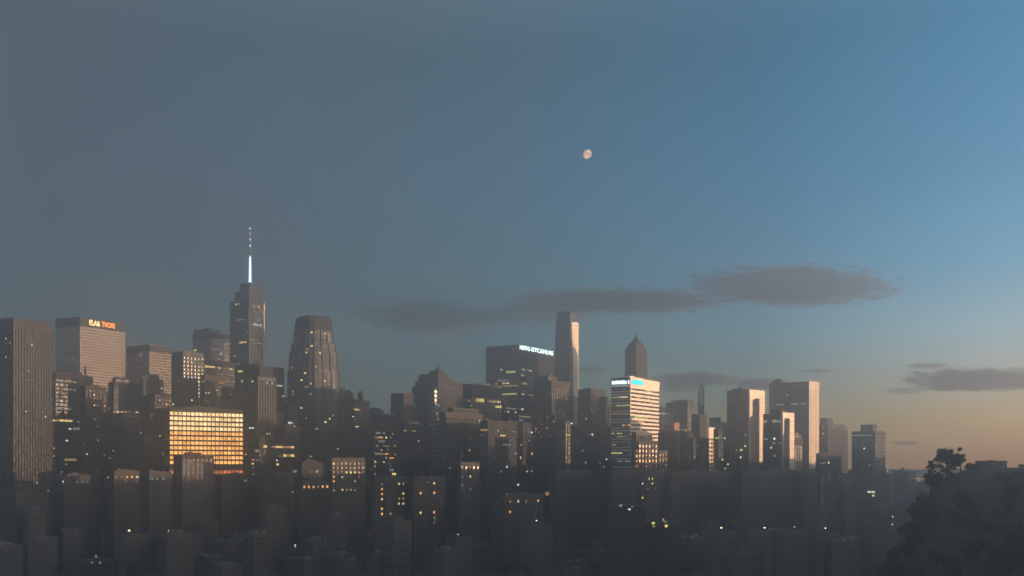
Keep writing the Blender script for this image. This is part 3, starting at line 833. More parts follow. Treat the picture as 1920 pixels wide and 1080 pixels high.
# windows seen lit in the photograph: (column, row, width, height, colour)
SPOTS = [
 (13, 634, 5, 4, 'y'), (10, 642, 3, 3, 'd'), (18, 648, 5, 4, 'g'), (10, 671, 3, 3, 'y'), (61, 647, 4, 4, 'y'), (57, 636, 9, 3, 'p'), (89, 638, 3, 3, 'v'), (35, 678, 3, 3, 'v'), (54, 699, 3, 3, 'w'), (50, 716, 6, 3, 'd'), (59, 710, 8, 3, 'v'), (88, 738, 3, 3, 'v'),
 (47, 769, 3, 3, 'w'), (83, 778, 4, 3, 'y'), (50, 789, 5, 3, 'v'), (8, 828, 3, 3, 'v'), (20, 823, 3, 3, 'v'), (14, 818, 2, 2, 'v'),
 (137, 675, 3, 3, 'w'), (129, 675, 3, 3, 'v'), (141, 681, 3, 3, 'v'), (125, 643, 3, 3, 'v'), (126, 708, 20, 3, 'd'), (128, 718, 10, 3, 'o'), (116, 718, 5, 3, 'v'), (105, 706, 9, 3, 'v'),
 (102, 692, 4, 3, 'v'), (115, 752, 6, 3, 'w'), (112, 759, 4, 3, 'v'), (120, 787, 20, 4, 'y'), (103, 788, 5, 3, 'w'), (131, 771, 5, 3, 'v'), (117, 769, 5, 3, 'v'), (131, 804, 6, 3, 'w'), (141, 804, 8, 2, 'v'), (128, 824, 5, 3, 'w'), (103, 843, 9, 3, 'd'),
 (159, 718, 4, 4, 'y'), (169, 718, 8, 4, 'p'), (189, 711, 4, 3, 'p'), (174, 741, 4, 3, 'w'), (174, 762, 5, 4, 'y'), (186, 763, 4, 4, 'd'), (194, 762, 5, 5, 'o'), (203, 763, 4, 3, 'd'), (226, 745, 4, 3, 'v'), (224, 774, 7, 4, 'y'), (232, 783, 3, 3, 'p'),
 (176, 788, 3, 3, 'p'), (166, 856, 6, 6, 'g'), (222, 814, 3, 4, 'w'), (202, 835, 5, 6, 'o'), (186, 829, 3, 3, 'r'), (212, 843, 3, 3, 'w'), (261, 778, 5, 3, 'v'), (281, 788, 3, 4, 'r'), (262, 815, 3, 3, 'w'), (279, 817, 2, 2, 'w'), (301, 817, 5, 5, 'g'),
 (301, 751, 3, 3, 'w'), (312, 751, 10, 5, 'o'), (313, 760, 5, 3, 'y'), (324, 760, 3, 4, 'w'), (306, 729, 3, 4, 'w'),
 (228, 861, 4, 3, 'r'), (238, 868, 6, 4, 'y'), (252, 868, 5, 3, 'w'), (260, 868, 3, 4, 'w'), (205, 861, 8, 4, 'v'), (229, 893, 7, 6, 'p'), (239, 893, 7, 6, 'o'), (250, 893, 8, 6, 'o'), (261, 892, 4, 4, 'w'), (194, 896, 3, 3, 'r'), (202, 897, 4, 3, 'w'),
 (280, 892, 3, 4, 'v'), (287, 891, 3, 4, 'v'), (295, 890, 3, 4, 'v'), (303, 891, 3, 5, 'v'), (311, 891, 4, 4, 'v'), (116, 903, 4, 4, 'w'), (152, 907, 14, 2, 'v'), (130, 861, 4, 3, 'w'), (196, 912, 8, 2, 'v'),
 (352, 709, 6, 4, 'w'), (362, 709, 4, 4, 'w'), (371, 730, 3, 6, 'w'), (363, 753, 5, 4, 'y'), (307, 731, 3, 4, 'w'), (376, 697, 10, 3, 'y'), (380, 718, 9, 3, 'g'), (387, 740, 12, 4, 'y'), (386, 749, 8, 2, 'd'),
 (395, 688, 22, 4, 'y'), (412, 690, 4, 3, 'y'), (378, 680, 22, 5, 'd'), (434, 692, 10, 4, 'y'), (454, 694, 14, 4, 'y'), (418, 714, 12, 4, 'o'), (432, 714, 8, 3, 'r'), (436, 706, 9, 2, 'd'), (415, 704, 9, 2, 'd'), (398, 713, 6, 3, 'p'), (399, 731, 4, 3, 'd'),
 (454, 717, 5, 5, 'g'), (473, 719, 3, 3, 'w'), (434, 734, 3, 8, 'v'),
 (445, 568, 5, 4, 'y'), (480, 574, 16, 4, 'o'), (493, 585, 3, 3, 'y'), (482, 612, 18, 4, 'w'), (452, 600, 14, 2, 'd'), (457, 643, 18, 4, 'y'), (482, 643, 16, 3, 'd'), (485, 598, 6, 5, 'd'), (462, 624, 3, 3, 'd'), (493, 675, 3, 5, 'd'),
 (404, 674, 7, 6, 'p'), (425, 670, 6, 4, 'd'), (440, 669, 4, 4, 'd'), (366, 655, 5, 3, 'y'), (395, 657, 8, 3, 'w'), (405, 652, 16, 3, 'v'),
 (495, 716, 3, 3, 'd'), (505, 718, 12, 4, 'w'), (509, 745, 12, 3, 'v'), (488, 740, 5, 2, 'v'), (524, 723, 8, 3, 'w'), (528, 780, 6, 3, 'd'), (527, 795, 4, 3, 'd'), (503, 817, 8, 4, 'y'), (472, 805, 12, 3, 'w'),
 (522, 831, 8, 4, 'o'), (543, 831, 9, 4, 'r'), (494, 840, 14, 5, 'y'), (520, 838, 16, 4, 'y'), (541, 838, 12, 4, 'y'), (542, 858, 14, 5, 'y'), (525, 858, 4, 3, 'd'), (521, 868, 6, 4, 'y'), (523, 873, 6, 4, 'y'), (472, 865, 8, 4, 'r'), (473, 871, 8, 3, 'y'), (461, 856, 5, 3, 'y'), (474, 892, 6, 3, 'v'), (460, 906, 5, 4, 'v'),
 (573, 916, 5, 6, 'o'), (584, 916, 10, 6, 'o'), (598, 916, 4, 5, 'v'), (606, 916, 5, 5, 'o'), (613, 916, 5, 5, 'o'), (596, 886, 4, 5, 'g'),
 (626, 892, 5, 4, 'o'), (626, 899, 6, 4, 'o'), (626, 906, 6, 4, 'o'), (625, 885, 4, 3, 'p'), (626, 872, 4, 4, 'y'), (634, 865, 4, 4, 'd'), (625, 865, 5, 4, 'y'), (642, 897, 4, 3, 'g'), (655, 885, 16, 4, 'y'), (662, 904, 14, 4, 'y'), (676, 891, 9, 3, 'o'), (676, 898, 9, 4, 'p'), (646, 924, 4, 4, 'g'), (658, 922, 10, 4, 'd'), (667, 923, 5, 3, 'd'), (630, 924, 8, 3, 'v'),
 (715, 908, 8, 3, 'v'), (714, 917, 6, 4, 'o'), (714, 926, 7, 4, 'o'), (715, 932, 9, 3, 'o'), (715, 941, 9, 4, 'y'), (714, 961, 8, 5, 'o'), (715, 970, 7, 5, 'o'), (729, 962, 8, 4, 'v'), (729, 970, 7, 4, 'd'), (728, 987, 5, 3, 'y'),
 (750, 909, 5, 4, 'y'), (755, 908, 5, 4, 'd'), (751, 925, 10, 4, 'y'), (751, 933, 10, 4, 'y'), (751, 941, 10, 4, 'd'), (751, 949, 10, 4, 'y'), (749, 980, 5, 4, 'v'),
 (786, 925, 8, 5, 'o'), (789, 961, 4, 5, 'y'), (814, 908, 7, 4, 'y'), (814, 925, 8, 5, 'o'), (815, 961, 8, 5, 'o'), (815, 970, 8, 3, 'd'), (815, 979, 7, 3, 'p'),
 (880, 875, 4, 4, 'd'), (881, 892, 4, 5, 'y'), (866, 874, 4, 3, 'v'), (866, 892, 3, 4, 'v'), (866, 909, 3, 4, 'd'), (882, 916, 3, 4, 'v'), (880, 823, 4, 5, 'd'), (880, 850, 4, 6, 'y'), (865, 850, 3, 5, 'd'),
 (973, 935, 6, 6, 'g'), (990, 936, 12, 4, 'p'), (1008, 935, 7, 6, 'o'), (956, 962, 7, 6, 'o'), (957, 945, 5, 4, 'd'),
 (641, 772, 9, 3, 'd'), (668, 789, 10, 3, 'y'), (668, 801, 7, 3, 'y'), (669, 772, 12, 3, 'y'), (654, 811, 3, 3, 'v'), (634, 846, 4, 4, 'w'), (757, 811, 4, 5, 'w'), (768, 811, 9, 3, 'd'), (778, 802, 4, 4, 'o'), (784, 829, 4, 4, 'y'), (804, 798, 3, 3, 'w'), (779, 764, 3, 3, 'v'),
 (712, 818, 8, 3, 'o'), (726, 819, 5, 3, 'y'), (735, 817, 4, 3, 'd'), (711, 855, 9, 3, 'd'), (723, 856, 8, 3, 'o'), (734, 857, 6, 3, 'o'), (725, 834, 9, 2, 'd'), (741, 834, 4, 4, 'd'),
 (845, 722, 4, 5, 'w'), (852, 722, 8, 4, 'o'), (858, 723, 4, 3, 'd'), (820, 775, 5, 4, 'd'), (822, 786, 6, 3, 'p'),
 (883, 743, 10, 5, 'y'), (883, 755, 10, 4, 'y'), (884, 760, 8, 3, 'd'), (883, 768, 8, 3, 'v'), (901, 743, 15, 7, 'y'), (901, 784, 14, 6, 'y'), (901, 789, 14, 5, 'y'), (904, 795, 10, 4, 'd'), (912, 790, 5, 14, 'd'), (934, 766, 10, 4, 'y'), (923, 743, 10, 5, 'd'), (932, 743, 10, 4, 'y'),
 (941, 693, 4, 4, 'w'), (958, 696, 12, 5, 'g'), (985, 694, 14, 4, 'g'), (995, 696, 9, 4, 'y'), (981, 706, 7, 3, 'w'), (995, 712, 6, 4, 'd'), (948, 719, 10, 3, 'y'), (955, 723, 26, 3, 'd'), (985, 721, 22, 3, 'y'), (996, 739, 8, 4, 'y'), (981, 738, 10, 3, 'y'), (953, 742, 28, 3, 'g'), (932, 720, 4, 3, 'd'), (960, 758, 18, 3, 'v'), (980, 764, 7, 3, 'w'), (954, 776, 4, 3, 'w'), (968, 776, 4, 3, 'w'), (990, 784, 12, 3, 'd'), (997, 792, 8, 3, 'w'), (978, 791, 8, 3, 'v'),
 (944, 814, 11, 3, 'y'), (962, 810, 12, 2, 'v'), (952, 831, 16, 3, 'v'), (975, 860, 5, 5, 'y'), (998, 850, 4, 5, 'o'), (990, 882, 5, 3, 'g'), (927, 860, 4, 3, 'v'), (955, 860, 3, 4, 'v'), (940, 882, 5, 3, 'v'),
 (1031, 818, 3, 3, 'v'), (1064, 815, 9, 14, 'o'), (1064, 819, 9, 4, 'y'), (1073, 792, 4, 3, 'w'), (1111, 812, 4, 6, 'w'), (1105, 816, 3, 3, 'v'), (1067, 858, 4, 8, 'd'), (1101, 883, 3, 3, 'r'), (1124, 872, 4, 3, 'v'), (1135, 873, 5, 3, 'v'), (1038, 788, 4, 5, 'd'),
 (1153, 747, 7, 3, 'd'), (1162, 745, 7, 3, 'w'), (1172, 749, 8, 3, 'y'), (1160, 758, 14, 3, 'g'), (1174, 761, 7, 4, 'g'), (1155, 779, 15, 2, 'd'), (1174, 776, 8, 2, 'd'), (1158, 794, 14, 2, 'v'), (1176, 799, 12, 4, 'o'), (1153, 805, 10, 3, 'v'), (1155, 812, 14, 3, 'g'), (1168, 819, 14, 3, 'd'), (1152, 837, 6, 3, 'v'), (1156, 848, 14, 4, 'g'), (1175, 847, 5, 3, 'y'), (1178, 841, 7, 2, 'd'), (1157, 866, 16, 2, 'v'), (1178, 865, 6, 3, 'd'),
 (1218, 730, 14, 4, 'y'), (1196, 745, 6, 3, 'y'), (1218, 747, 8, 3, 'g'), (1200, 792, 22, 3, 'y'), (1222, 760, 10, 2, 'y'),
 (1183, 662, 8, 3, 'o'), (1206, 663, 4, 3, 'o'), (1181, 686, 3, 3, 'y'), (1201, 680, 3, 4, 'o'), (1208, 686, 3, 4, 'y'), (1201, 695, 3, 3, 'o'), (1178, 694, 3, 5, 'o'),
 (1238, 773, 4, 2, 'w'), (1246, 773, 8, 3, 'w'), (1255, 774, 5, 2, 'v'), (1247, 855, 6, 4, 'r'), (1247, 858, 8, 3, 'd'), (1294, 858, 9, 3, 'd'), (1301, 858, 4, 3, 'y'), (1324, 795, 5, 5, 'g'), (1323, 820, 3, 4, 'd'), (1346, 810, 7, 3, 'g'), (1346, 815, 7, 3, 'g'), (1345, 806, 6, 3, 'd'), (1359, 822, 5, 3, 'w'), (1355, 835, 5, 2, 'v'),
 (1389, 843, 5, 4, 'g'), (1397, 839, 4, 4, 'g'), (1388, 859, 3, 4, 'w'), (1381, 846, 4, 3, 'v'), (1396, 818, 5, 3, 'v'), (1452, 820, 4, 4, 'w'), (1458, 793, 8, 3, 'v'), (1434, 820, 9, 3, 'v'), (1450, 831, 5, 3, 'd'), (1446, 843, 4, 3, 'w'), (1463, 829, 4, 3, 'v'), (1462, 758, 8, 3, 'v'), (1491, 758, 8, 3, 'v'), (1499, 757, 6, 3, 'v'),
 (1543, 815, 5, 5, 'y'), (1545, 797, 5, 4, 'd'), (1557, 797, 5, 3, 'o'), (1553, 865, 6, 5, 'y'), (1541, 866, 12, 2, 'v'), (1553, 884, 8, 3, 'd'), (1619, 841, 3, 3, 'w'), (1616, 813, 22, 2, 'v'),
 (1216, 900, 6, 4, 'g'), (1225, 900, 7, 4, 'g'), (1225, 906, 7, 4, 'g'), (1226, 912, 8, 3, 'y'), (1227, 917, 9, 3, 'd'), (1205, 907, 4, 4, 'w'), (1205, 889, 5, 3, 'v'), (1205, 932, 4, 4, 'y'), (1205, 949, 4, 3, 'w'),
 (1541, 900, 4, 4, 'd'), (1542, 911, 5, 4, 'd'), (1542, 929, 4, 3, 'd'), (1542, 934, 4, 3, 'd'), (1542, 939, 4, 3, 'd'), (1542, 944, 4, 3, 'd'), (1555, 900, 5, 5, 'v'), (1542, 956, 3, 4, 'v'),
]
# ---------------------------------------------------------------- settle plans, hand out the lit windows
class Slot:      # space kept for towers that are not plain boxes
    def __init__(s, cx, cy, r): s.p = [Vector((cx - r, cy - r, 0)), Vector((cx + r, cy - r, 0)), Vector((cx + r, cy + r, 0)), Vector((cx - r, cy + r, 0))]
    def corners(s, pad=0): return s.p


RD = DM(1190.0)
RX = (579 - CX) / F * RD
CD = DM(1500.0)
CXX = (1062 - CX) / F * CD
placed = [Slot(RX, RD + 38, 48), Slot(CXX, CD + 27, 42)]
for t in sorted(T_, key=lambda q: q.D):
    for _ in range(60):
        P = t.corners(1.5)
        if not any(overlap(P, o.corners(1.5)) for o in placed):
            break
        t.place(t.D + 12)
    placed.append(t)

near_first = sorted(T_, key=lambda q: q.D)
for sp in SPOTS:
    x, y = sp[0], sp[1]
    for t in near_first:
        if t.xl <= x <= t.xr and y > t.yt + 1:
            _, u, dep = t.face_of(x)
            if t.z_at(y, dep) > 3:
                t.spots.append(sp); break

# ---------------------------------------------------------------- ground, hills, roads, river-flat haze
def terrain():
    m = MB()
    nx, ny = 120, 130
    def hz(x, y):
        z = 0.0
        # unseen ridge beyond the frame's edge, added to keep sun off the lower city
        crest = 0.62 * y + 130
        amp = 152
        d = x - crest
        s_ = 95 if d < 0 else 330
        if y > -100:
            z += amp * math.exp(-(d / s_) ** 2 / 2) * min(1, max(0, (y + 100) / 300)) * min(1, max(0, (2400 - y) / 800))
        # knoll that carries the tree and the flat-roofed house
        kx, ky = 380, 800
        dx = (x - kx); q = (dx / (70 if dx < 0 else 280)) ** 4 + ((y - ky) / (170 if y < ky else 60)) ** 2 * .5
        z = max(z, 118.0 * math.exp(-q)) if q < 7 else z
        # far hills
        z += max(0, (y - 2050) / 370) * (119 + 5 * sin(x * .0041 + 1) + 3 * sin(x * .0123 + 2) + 1.5 * sin(x * .037)) * (1 if y < 2430 else .6)
        return z
    xs = [-1290 + 2580 * i / nx for i in range(nx + 1)]
    xs = sorted(set(xs + [160 + i * 9 for i in range(60)]))
    ys = [-600 + i * 100 for i in range(10)] + [400 + i * 18 for i in range(44)] + [1200 + i * 60 for i in range(40)]
    ys = sorted(set(y for y in ys if y < 2500)) + [2520]
    for y in ys:
        for x in xs:
            m.v.append((x, y, hz(x, y)))
    n = len(xs)
    for j in range(len(ys) - 1):
        for i in range(n - 1):
            a = j * n + i
            m.f.append((a, a + 1, a + n + 1, a + n)); m.m.append(0)
    o = m.build('ground', MATS['lowland'])
    for p in o.data.polygons: p.use_smooth = True
    o['kind'] = 'structure'
    return hz


HZ = terrain()
# streets of the near city: dark sheets just above the ground
GR = radians(38)
gx, gy = Vector((cos(GR), sin(GR), 0)), Vector((-sin(GR), cos(GR), 0))
ORG = Vector((0, 1200, 0))
st_m = MB()
for i in range(-12, 13):
    for (d, e, off, z) in ((gx, gy, i * 92.0, .02), (gy, gx, i * 92.0, .03)):
        c = ORG + e * off
        a, b = c - d * 1100, c + d * 1100
        # stay clear of the knoll and ridge
        pts = []
        for t in range(61):
            p = a + (b - a) * (t / 60)
            ok = HZ(p.x, p.y) < .02 and HZ(p.x + 12, p.y) < .02 and p.y > 300
            pts.append(p if ok else None)
        for p, q in zip(pts, pts[1:]):
            if p and q:
                st_m.quad(*[tuple(w + Vector((0, 0, z))) for w in (p - e * 6.5, q - e * 6.5, q + e * 6.5, p + e * 6.5)])
o = st_m.build('street', MATS['asphalt']); o['kind'] = 'structure'

# ---------------------------------------------------------------- build the listed towers
for i, t in enumerate(T_):
    build_tower(t, i)

# ---- glowing orange office block: separate panes, reflected sun put in as glow
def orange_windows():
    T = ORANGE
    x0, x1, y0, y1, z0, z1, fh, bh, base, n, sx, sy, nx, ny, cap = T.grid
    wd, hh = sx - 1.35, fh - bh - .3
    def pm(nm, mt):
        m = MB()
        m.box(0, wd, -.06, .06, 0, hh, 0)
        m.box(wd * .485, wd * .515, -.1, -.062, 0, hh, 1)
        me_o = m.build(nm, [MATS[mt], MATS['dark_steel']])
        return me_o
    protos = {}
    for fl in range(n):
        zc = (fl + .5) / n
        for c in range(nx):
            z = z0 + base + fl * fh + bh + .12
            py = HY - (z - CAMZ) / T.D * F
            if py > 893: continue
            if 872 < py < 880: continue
            mt = 'sun_reflect_glow_pale' if py < 806 else ('sun_reflect_glow' if py < 876 else 'sun_reflect_glow_red')
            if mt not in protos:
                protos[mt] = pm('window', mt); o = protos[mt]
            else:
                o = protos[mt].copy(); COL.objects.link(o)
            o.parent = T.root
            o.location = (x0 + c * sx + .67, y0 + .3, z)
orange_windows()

# ---- spire tower: lit mast, collar, thin antenna
def spire():
    T = SPIRE; D = T.D
    x0, x1, y0, y1 = -T.w / 2, T.w / 2, -T.v / 2, T.v / 2
    inv = T.root.rotation_euler.z
    def Zp(py): return CAMZ + (HY - py) / F * D
    wx = (469 - CX) / F * (D + 12)
    loc = Vector((wx, D + 12, 0)) - T.root.location
    c = Matrix.Rotation(-inv, 3, 'Z') @ loc
    x, y = c.x, c.y
    def ring(r, z, n=8):
        r = r * T.kk
        return [(x + r * cos(2 * pi * i / n), y + r * sin(2 * pi * i / n), z) for i in range(n)]
    m = MB(); m.loft([ring(7.5, Zp(531)), ring(7.5, Zp(529)), ring(3, Zp(527.5))]); m.build('mast_base', MATS['mast_blue'], T.root)
    m = MB(); m.loft([ring(2.1, Zp(527.5)), ring(1.7, Zp(505)), ring(2.0, Zp(504)), ring(1.3, Zp(479))]); s = m.build('lit_mast', MATS['mast_glow'], T.root)
    m = MB(); m.loft([ring(2.6, Zp(479)), ring(3.2, Zp(477)), ring(2.6, Zp(473)), ring(1.0, Zp(470))]); m.build('mast_collar', MATS['dark_steel'], T.root)
    m = MB(); m.loft([ring(1.0, Zp(470)), ring(.7, Zp(455)), ring(.45, Zp(423))]); a = m.build('antenna', MATS['steel'], T.root)
    for py, mt in ((478, 'lit_green'), (459, 'white_beacon'), (447, 'white_beacon'), (436, 'red_beacon'), (426, 'white_beacon')):
        b = MB(); z = Zp(py); b.loft([ring(1.5 if py != 478 else 3.4, z, 6), ring(1.5 if py != 478 else 3.4, z + 1.4, 6)]); b.build('warning_light', MATS[mt], T.root)
    # lighter corner pier
    m = MB(); m.box(x0 - .6, x0 + 2.2, y0 - .6, y0 + 2.2, 0, T.h - 2); m.build('corner_pier', MATS['grey_stone'], T.root)
    m = MB(); m.box(x1 - 5.5, x1 - 2.8, y0 - .8, y0 + .3, 0, T.h - 2); m.build('corner_pier', MATS['beige_stone'], T.root)
spire()

# ---- pieces that stand on the stepped old tower
def old_tower():
    T = OLD; D = T.D; r = T.root
    x0, y0 = -T.w / 2, -T.v / 2
    def Zp(py): return CAMZ + (HY - py) / F * D
    def ringat(x, y, rr, z, n=8):
        rr = rr * T.kk
        return [(x + rr * cos(2 * pi * (i + .5) / n), y + rr * sin(2 * pi * (i + .5) / n), z) for i in range(n)]
    cx, cy_ = x0 + T.w * .12, y0 + T.v * .12
    m = MB(); m.loft([ringat(cx, cy_, 3.6, Zp(694)), ringat(cx, cy_, 3.6, Zp(690.5)), ringat(cx, cy_, 2.0, Zp(689)), ringat(cx, cy_, .5, Zp(684)), ringat(cx, cy_, .15, Zp(676))])
    m.build('turret', MATS['dark_stone'], r)
    cx, cy_ = x0 + T.w * .6, y0 + T.v * .2
    m = MB(); m.box(cx - 9, cx + 8, cy_ - 4, cy_ + 6, Zp(713), Zp(709.5)); m.build('attic', MATS['dark_stone'], r)
    m = MB(); m.loft([ringat(cx, cy_, 2.6, Zp(709.5)), ringat(cx, cy_, 2.6, Zp(706)), ringat(cx, cy_, 1.2, Zp(704)), ringat(cx, cy_, .3, Zp(702)), ringat(cx, cy_, .12, Zp(694))])
    c = m.build('cupola', MATS['dark_steel'], r)
    b = MB(); b.loft([ringat(cx, cy_ - 2.7, .7, Zp(704)), ringat(cx, cy_ - 2.7, .7, Zp(702.8))]); b.build('warning_light', MATS['white_beacon'], c)
    m = MB()
    for i in range(9):
        q = x0 + .8 + i * T.w / 9
        m.box(q, q + 1.4, y0 - .3, y0 + 1.2, T.h, T.h + 2.2)
    for i in range(9):
        q = y0 + 3 + i * (T.v - 4) / 9
        m.box(x0 - .3, x0 + 1.2, q, q + 1.4, T.h, T.h + 2.2)
    m.build('battlement', MATS['brown_stone'], r, 'stuff')
old_tower()


def gothic_crown():
    T = GOTH; D = T.D; r = T.root
    def Zp(py): return CAMZ + (HY - py) / F * D
    w, v = T.w, T.v
    cx, cy_ = -w / 2 + w * .45, -v / 2 + v * .45
    def sq(hx, z, n=4): return [(cx + sx * hx, cy_ + sy * hx, z) for sx, sy in ((-1, -1), (1, -1), (1, 1), (-1, 1))]
    m = MB(); m.loft([sq(w * .2, Zp(643)), sq(w * .2, Zp(641.5)), sq(w * .15, Zp(639)), sq(w * .1, Zp(635.5)), sq(w * .1, Zp(634)), sq(w * .055, Zp(630)), sq(w * .025, Zp(626)), sq(w * .006, Zp(622))])
    m.build('spire', MATS['dark_stone'], r)
    # corner pinnacles on each setback
    for f, yb, yt in ((.02, 697, 650), (.1, 656, 645.5), (.17, 649, 640)):
        m = MB()
        for ix in (f, .9 - f + .02):
            for iy in (f, .9 - f + .02):
                px, py = -w / 2 + w * (ix + .03), -v / 2 + v * (iy + .03)
                k = w * .028
                z0, z1 = Zp(yb), Zp(yt + 3)
                if f == .02: z0, z1 = Zp(697), Zp(653)
                m.loft([[(px - k, py - k, z0), (px + k, py - k, z0), (px + k, py + k, z0), (px - k, py + k, z0)],
                        [(px - k, py - k, z1), (px + k, py - k, z1), (px + k, py + k, z1), (px - k, py + k, z1)],
                        [(px - .1, py - .1, z1 + 3), (px + .1, py - .1, z1 + 3), (px + .1, py + .1, z1 + 3), (px - .1, py + .1, z1 + 3)]])
        m.build('pinnacle', MATS['brown_stone'], r, 'stuff')
    for px_, fx in ((1, .5),):
        m = MB()
        for i in range(5):
            q = -w / 2 + w * (.1 + .17 * i)
            m.box(q, q + 1.6, -v / 2 + v * .05 - .9, -v / 2 + v * .05 + .1, Zp(697), Zp(657))
            q = -v / 2 + v * (.1 + .17 * i)
            m.box(-w / 2 + w * .05 - .9, -w / 2 + w * .05 + .1, q, q + 1.6, Zp(697), Zp(657))
        m.build('buttress', MATS['brown_stone'], r, 'stuff')
gothic_crown()


# ---- rounded balcony tower
def lerp_prof(prof, z):
    for (z0, s0), (z1, s1) in zip(prof, prof[1:]):
        if z <= z1:
            return s0 + (s1 - s0) * (z - z0) / (z1 - z0)
    return prof[-1][1]


def rounded_tower():
    D = RD
    r = empty('rounded_tower', (RX, D + 38, 0), radians(40))
    tag(r, 'tall rounded tower with tapering shoulders and stacked pale balcony bands', 'tower')
    def Zp(py): return CAMZ + (HY - py) / F * D
    prof = [(0, 1.0), (Zp(692), 1.0), (Zp(691), .94), (Zp(657), .92), (Zp(656), .86), (Zp(641), .84), (Zp(640), .78), (Zp(616), .75), (Zp(615), .71), (Zp(598), .68), (Zp(592), .64), (Zp(588.5), .58)]
    R0 = 37.0
    n = 32
    def outline(s, d=0.0):
        o = []
        for i in range(n):
            t = 2 * pi * (i + .5) / n
            c, s_ = cos(t), sin(t)
            e = .55
            q = ((abs(c) ** (2 / e)) + (abs(s_) ** (2 / e))) ** (-e / 2)
            rr = R0 * s * q + d
            o.append((c * rr, s_ * rr))
        return o
    m = MB(); m.loft([[(x, y, z) for x, y in outline(s, -.9)] for z, s in prof]); m.build('glazing', MATS['smooth_glass'], r)
    slab = MB(); zt = Zp(602)
    z = 6.0
    while z < zt:
        s = lerp_prof(prof, z)
        o = outline(s)
        for i in range(n):
            if i % 8 in (0, 1, 2, 6, 7) or (i % 8 in (3, 4, 5) and False):
                a, b = o[i], o[(i + 1) % n]
                ai, bi = (a[0] * .93, a[1] * .93), (b[0] * .93, b[1] * .93)
                k = len(slab.v)
                slab.v += [(*a, z), (*b, z), (*bi, z), (*ai, z), (*a, z + 2.0), (*b, z + 2.0), (*bi, z + 2.0), (*ai, z + 2.0)]
                slab.f += [(k, k + 3, k + 2, k + 1), (k + 4, k + 5, k + 6, k + 7), (k, k + 1, k + 5, k + 4), (k + 1, k + 2, k + 6, k + 5), (k + 3, k, k + 4, k + 7)]
                slab.m += [0] * 5
        z += 5.4
    slab.build('balcony_band', MATS['balcony_slab'], r, 'stuff')
    rib = MB()
    for i in range(1, 32, 2):
        pr = []
        for z, s in prof[:-2]:
            x, y = outline(s, .4)[i]; L = sqrt(x * x + y * y); ux, uy = x / L, y / L
            pr.append([(x + uy * .8, y - ux * .8, z), (x - uy * .8, y + ux * .8, z), (x - uy * .8 - ux * 2, y + ux * .8 - uy * 2, z), (x + uy * .8 - ux * 2, y - ux * .8 - uy * 2, z)])
        rib.loft(pr)
    rib.build('rib', MATS['dark_stone'], r, 'stuff')
    capm = MB(); capm.loft([[(x, y, z) for x, y in outline(s, .3)] for z, s in prof[-4:]]); capm.build('crown_wall', MATS['dark_stone'], r)
    lit = MB(); rg = random.Random(5)
    for i in range(n):
        z = 6.0 + 2.05
        while z < Zp(606):
            if rg.random() < .11:
                s = lerp_prof(prof, z + 1); a, b = outline(s, -.7)[i], outline(s, -.7)[(i + 1) % n]
                f0, f1 = sorted((rg.uniform(.05, .5), rg.uniform(.5, .95)))
                p = [(a[0] + (b[0] - a[0]) * f, a[1] + (b[1] - a[1]) * f) for f in (f0, f1)]
                lit.quad((*p[0], z), (*p[1], z), (*p[1], z + 2.4), (*p[0], z + 2.4), LI[COLN[rg.choice('ddvvyywo')]])
            z += 5.4
    lit.build('lit_window', [MATS[q] for q in LITM], r, 'stuff')
    zt = Zp(588.5)
    for i in range(5):
        t = 2.6 + i * .55
        x, y = cos(t) * R0 * .5, sin(t) * R0 * .5
        b = MB(); b.tube((x, y, zt), (x, y, zt + 1.8), .15); p = b.build('lamp_post', MATS['dark_steel'], r)
        b = MB(); b.tube((x, y, zt + 1.8), (x, y, zt + 2.7), .45); b.build('warning_light', MATS['white_beacon' if i % 2 else 'red_beacon'], p)
rounded_tower()


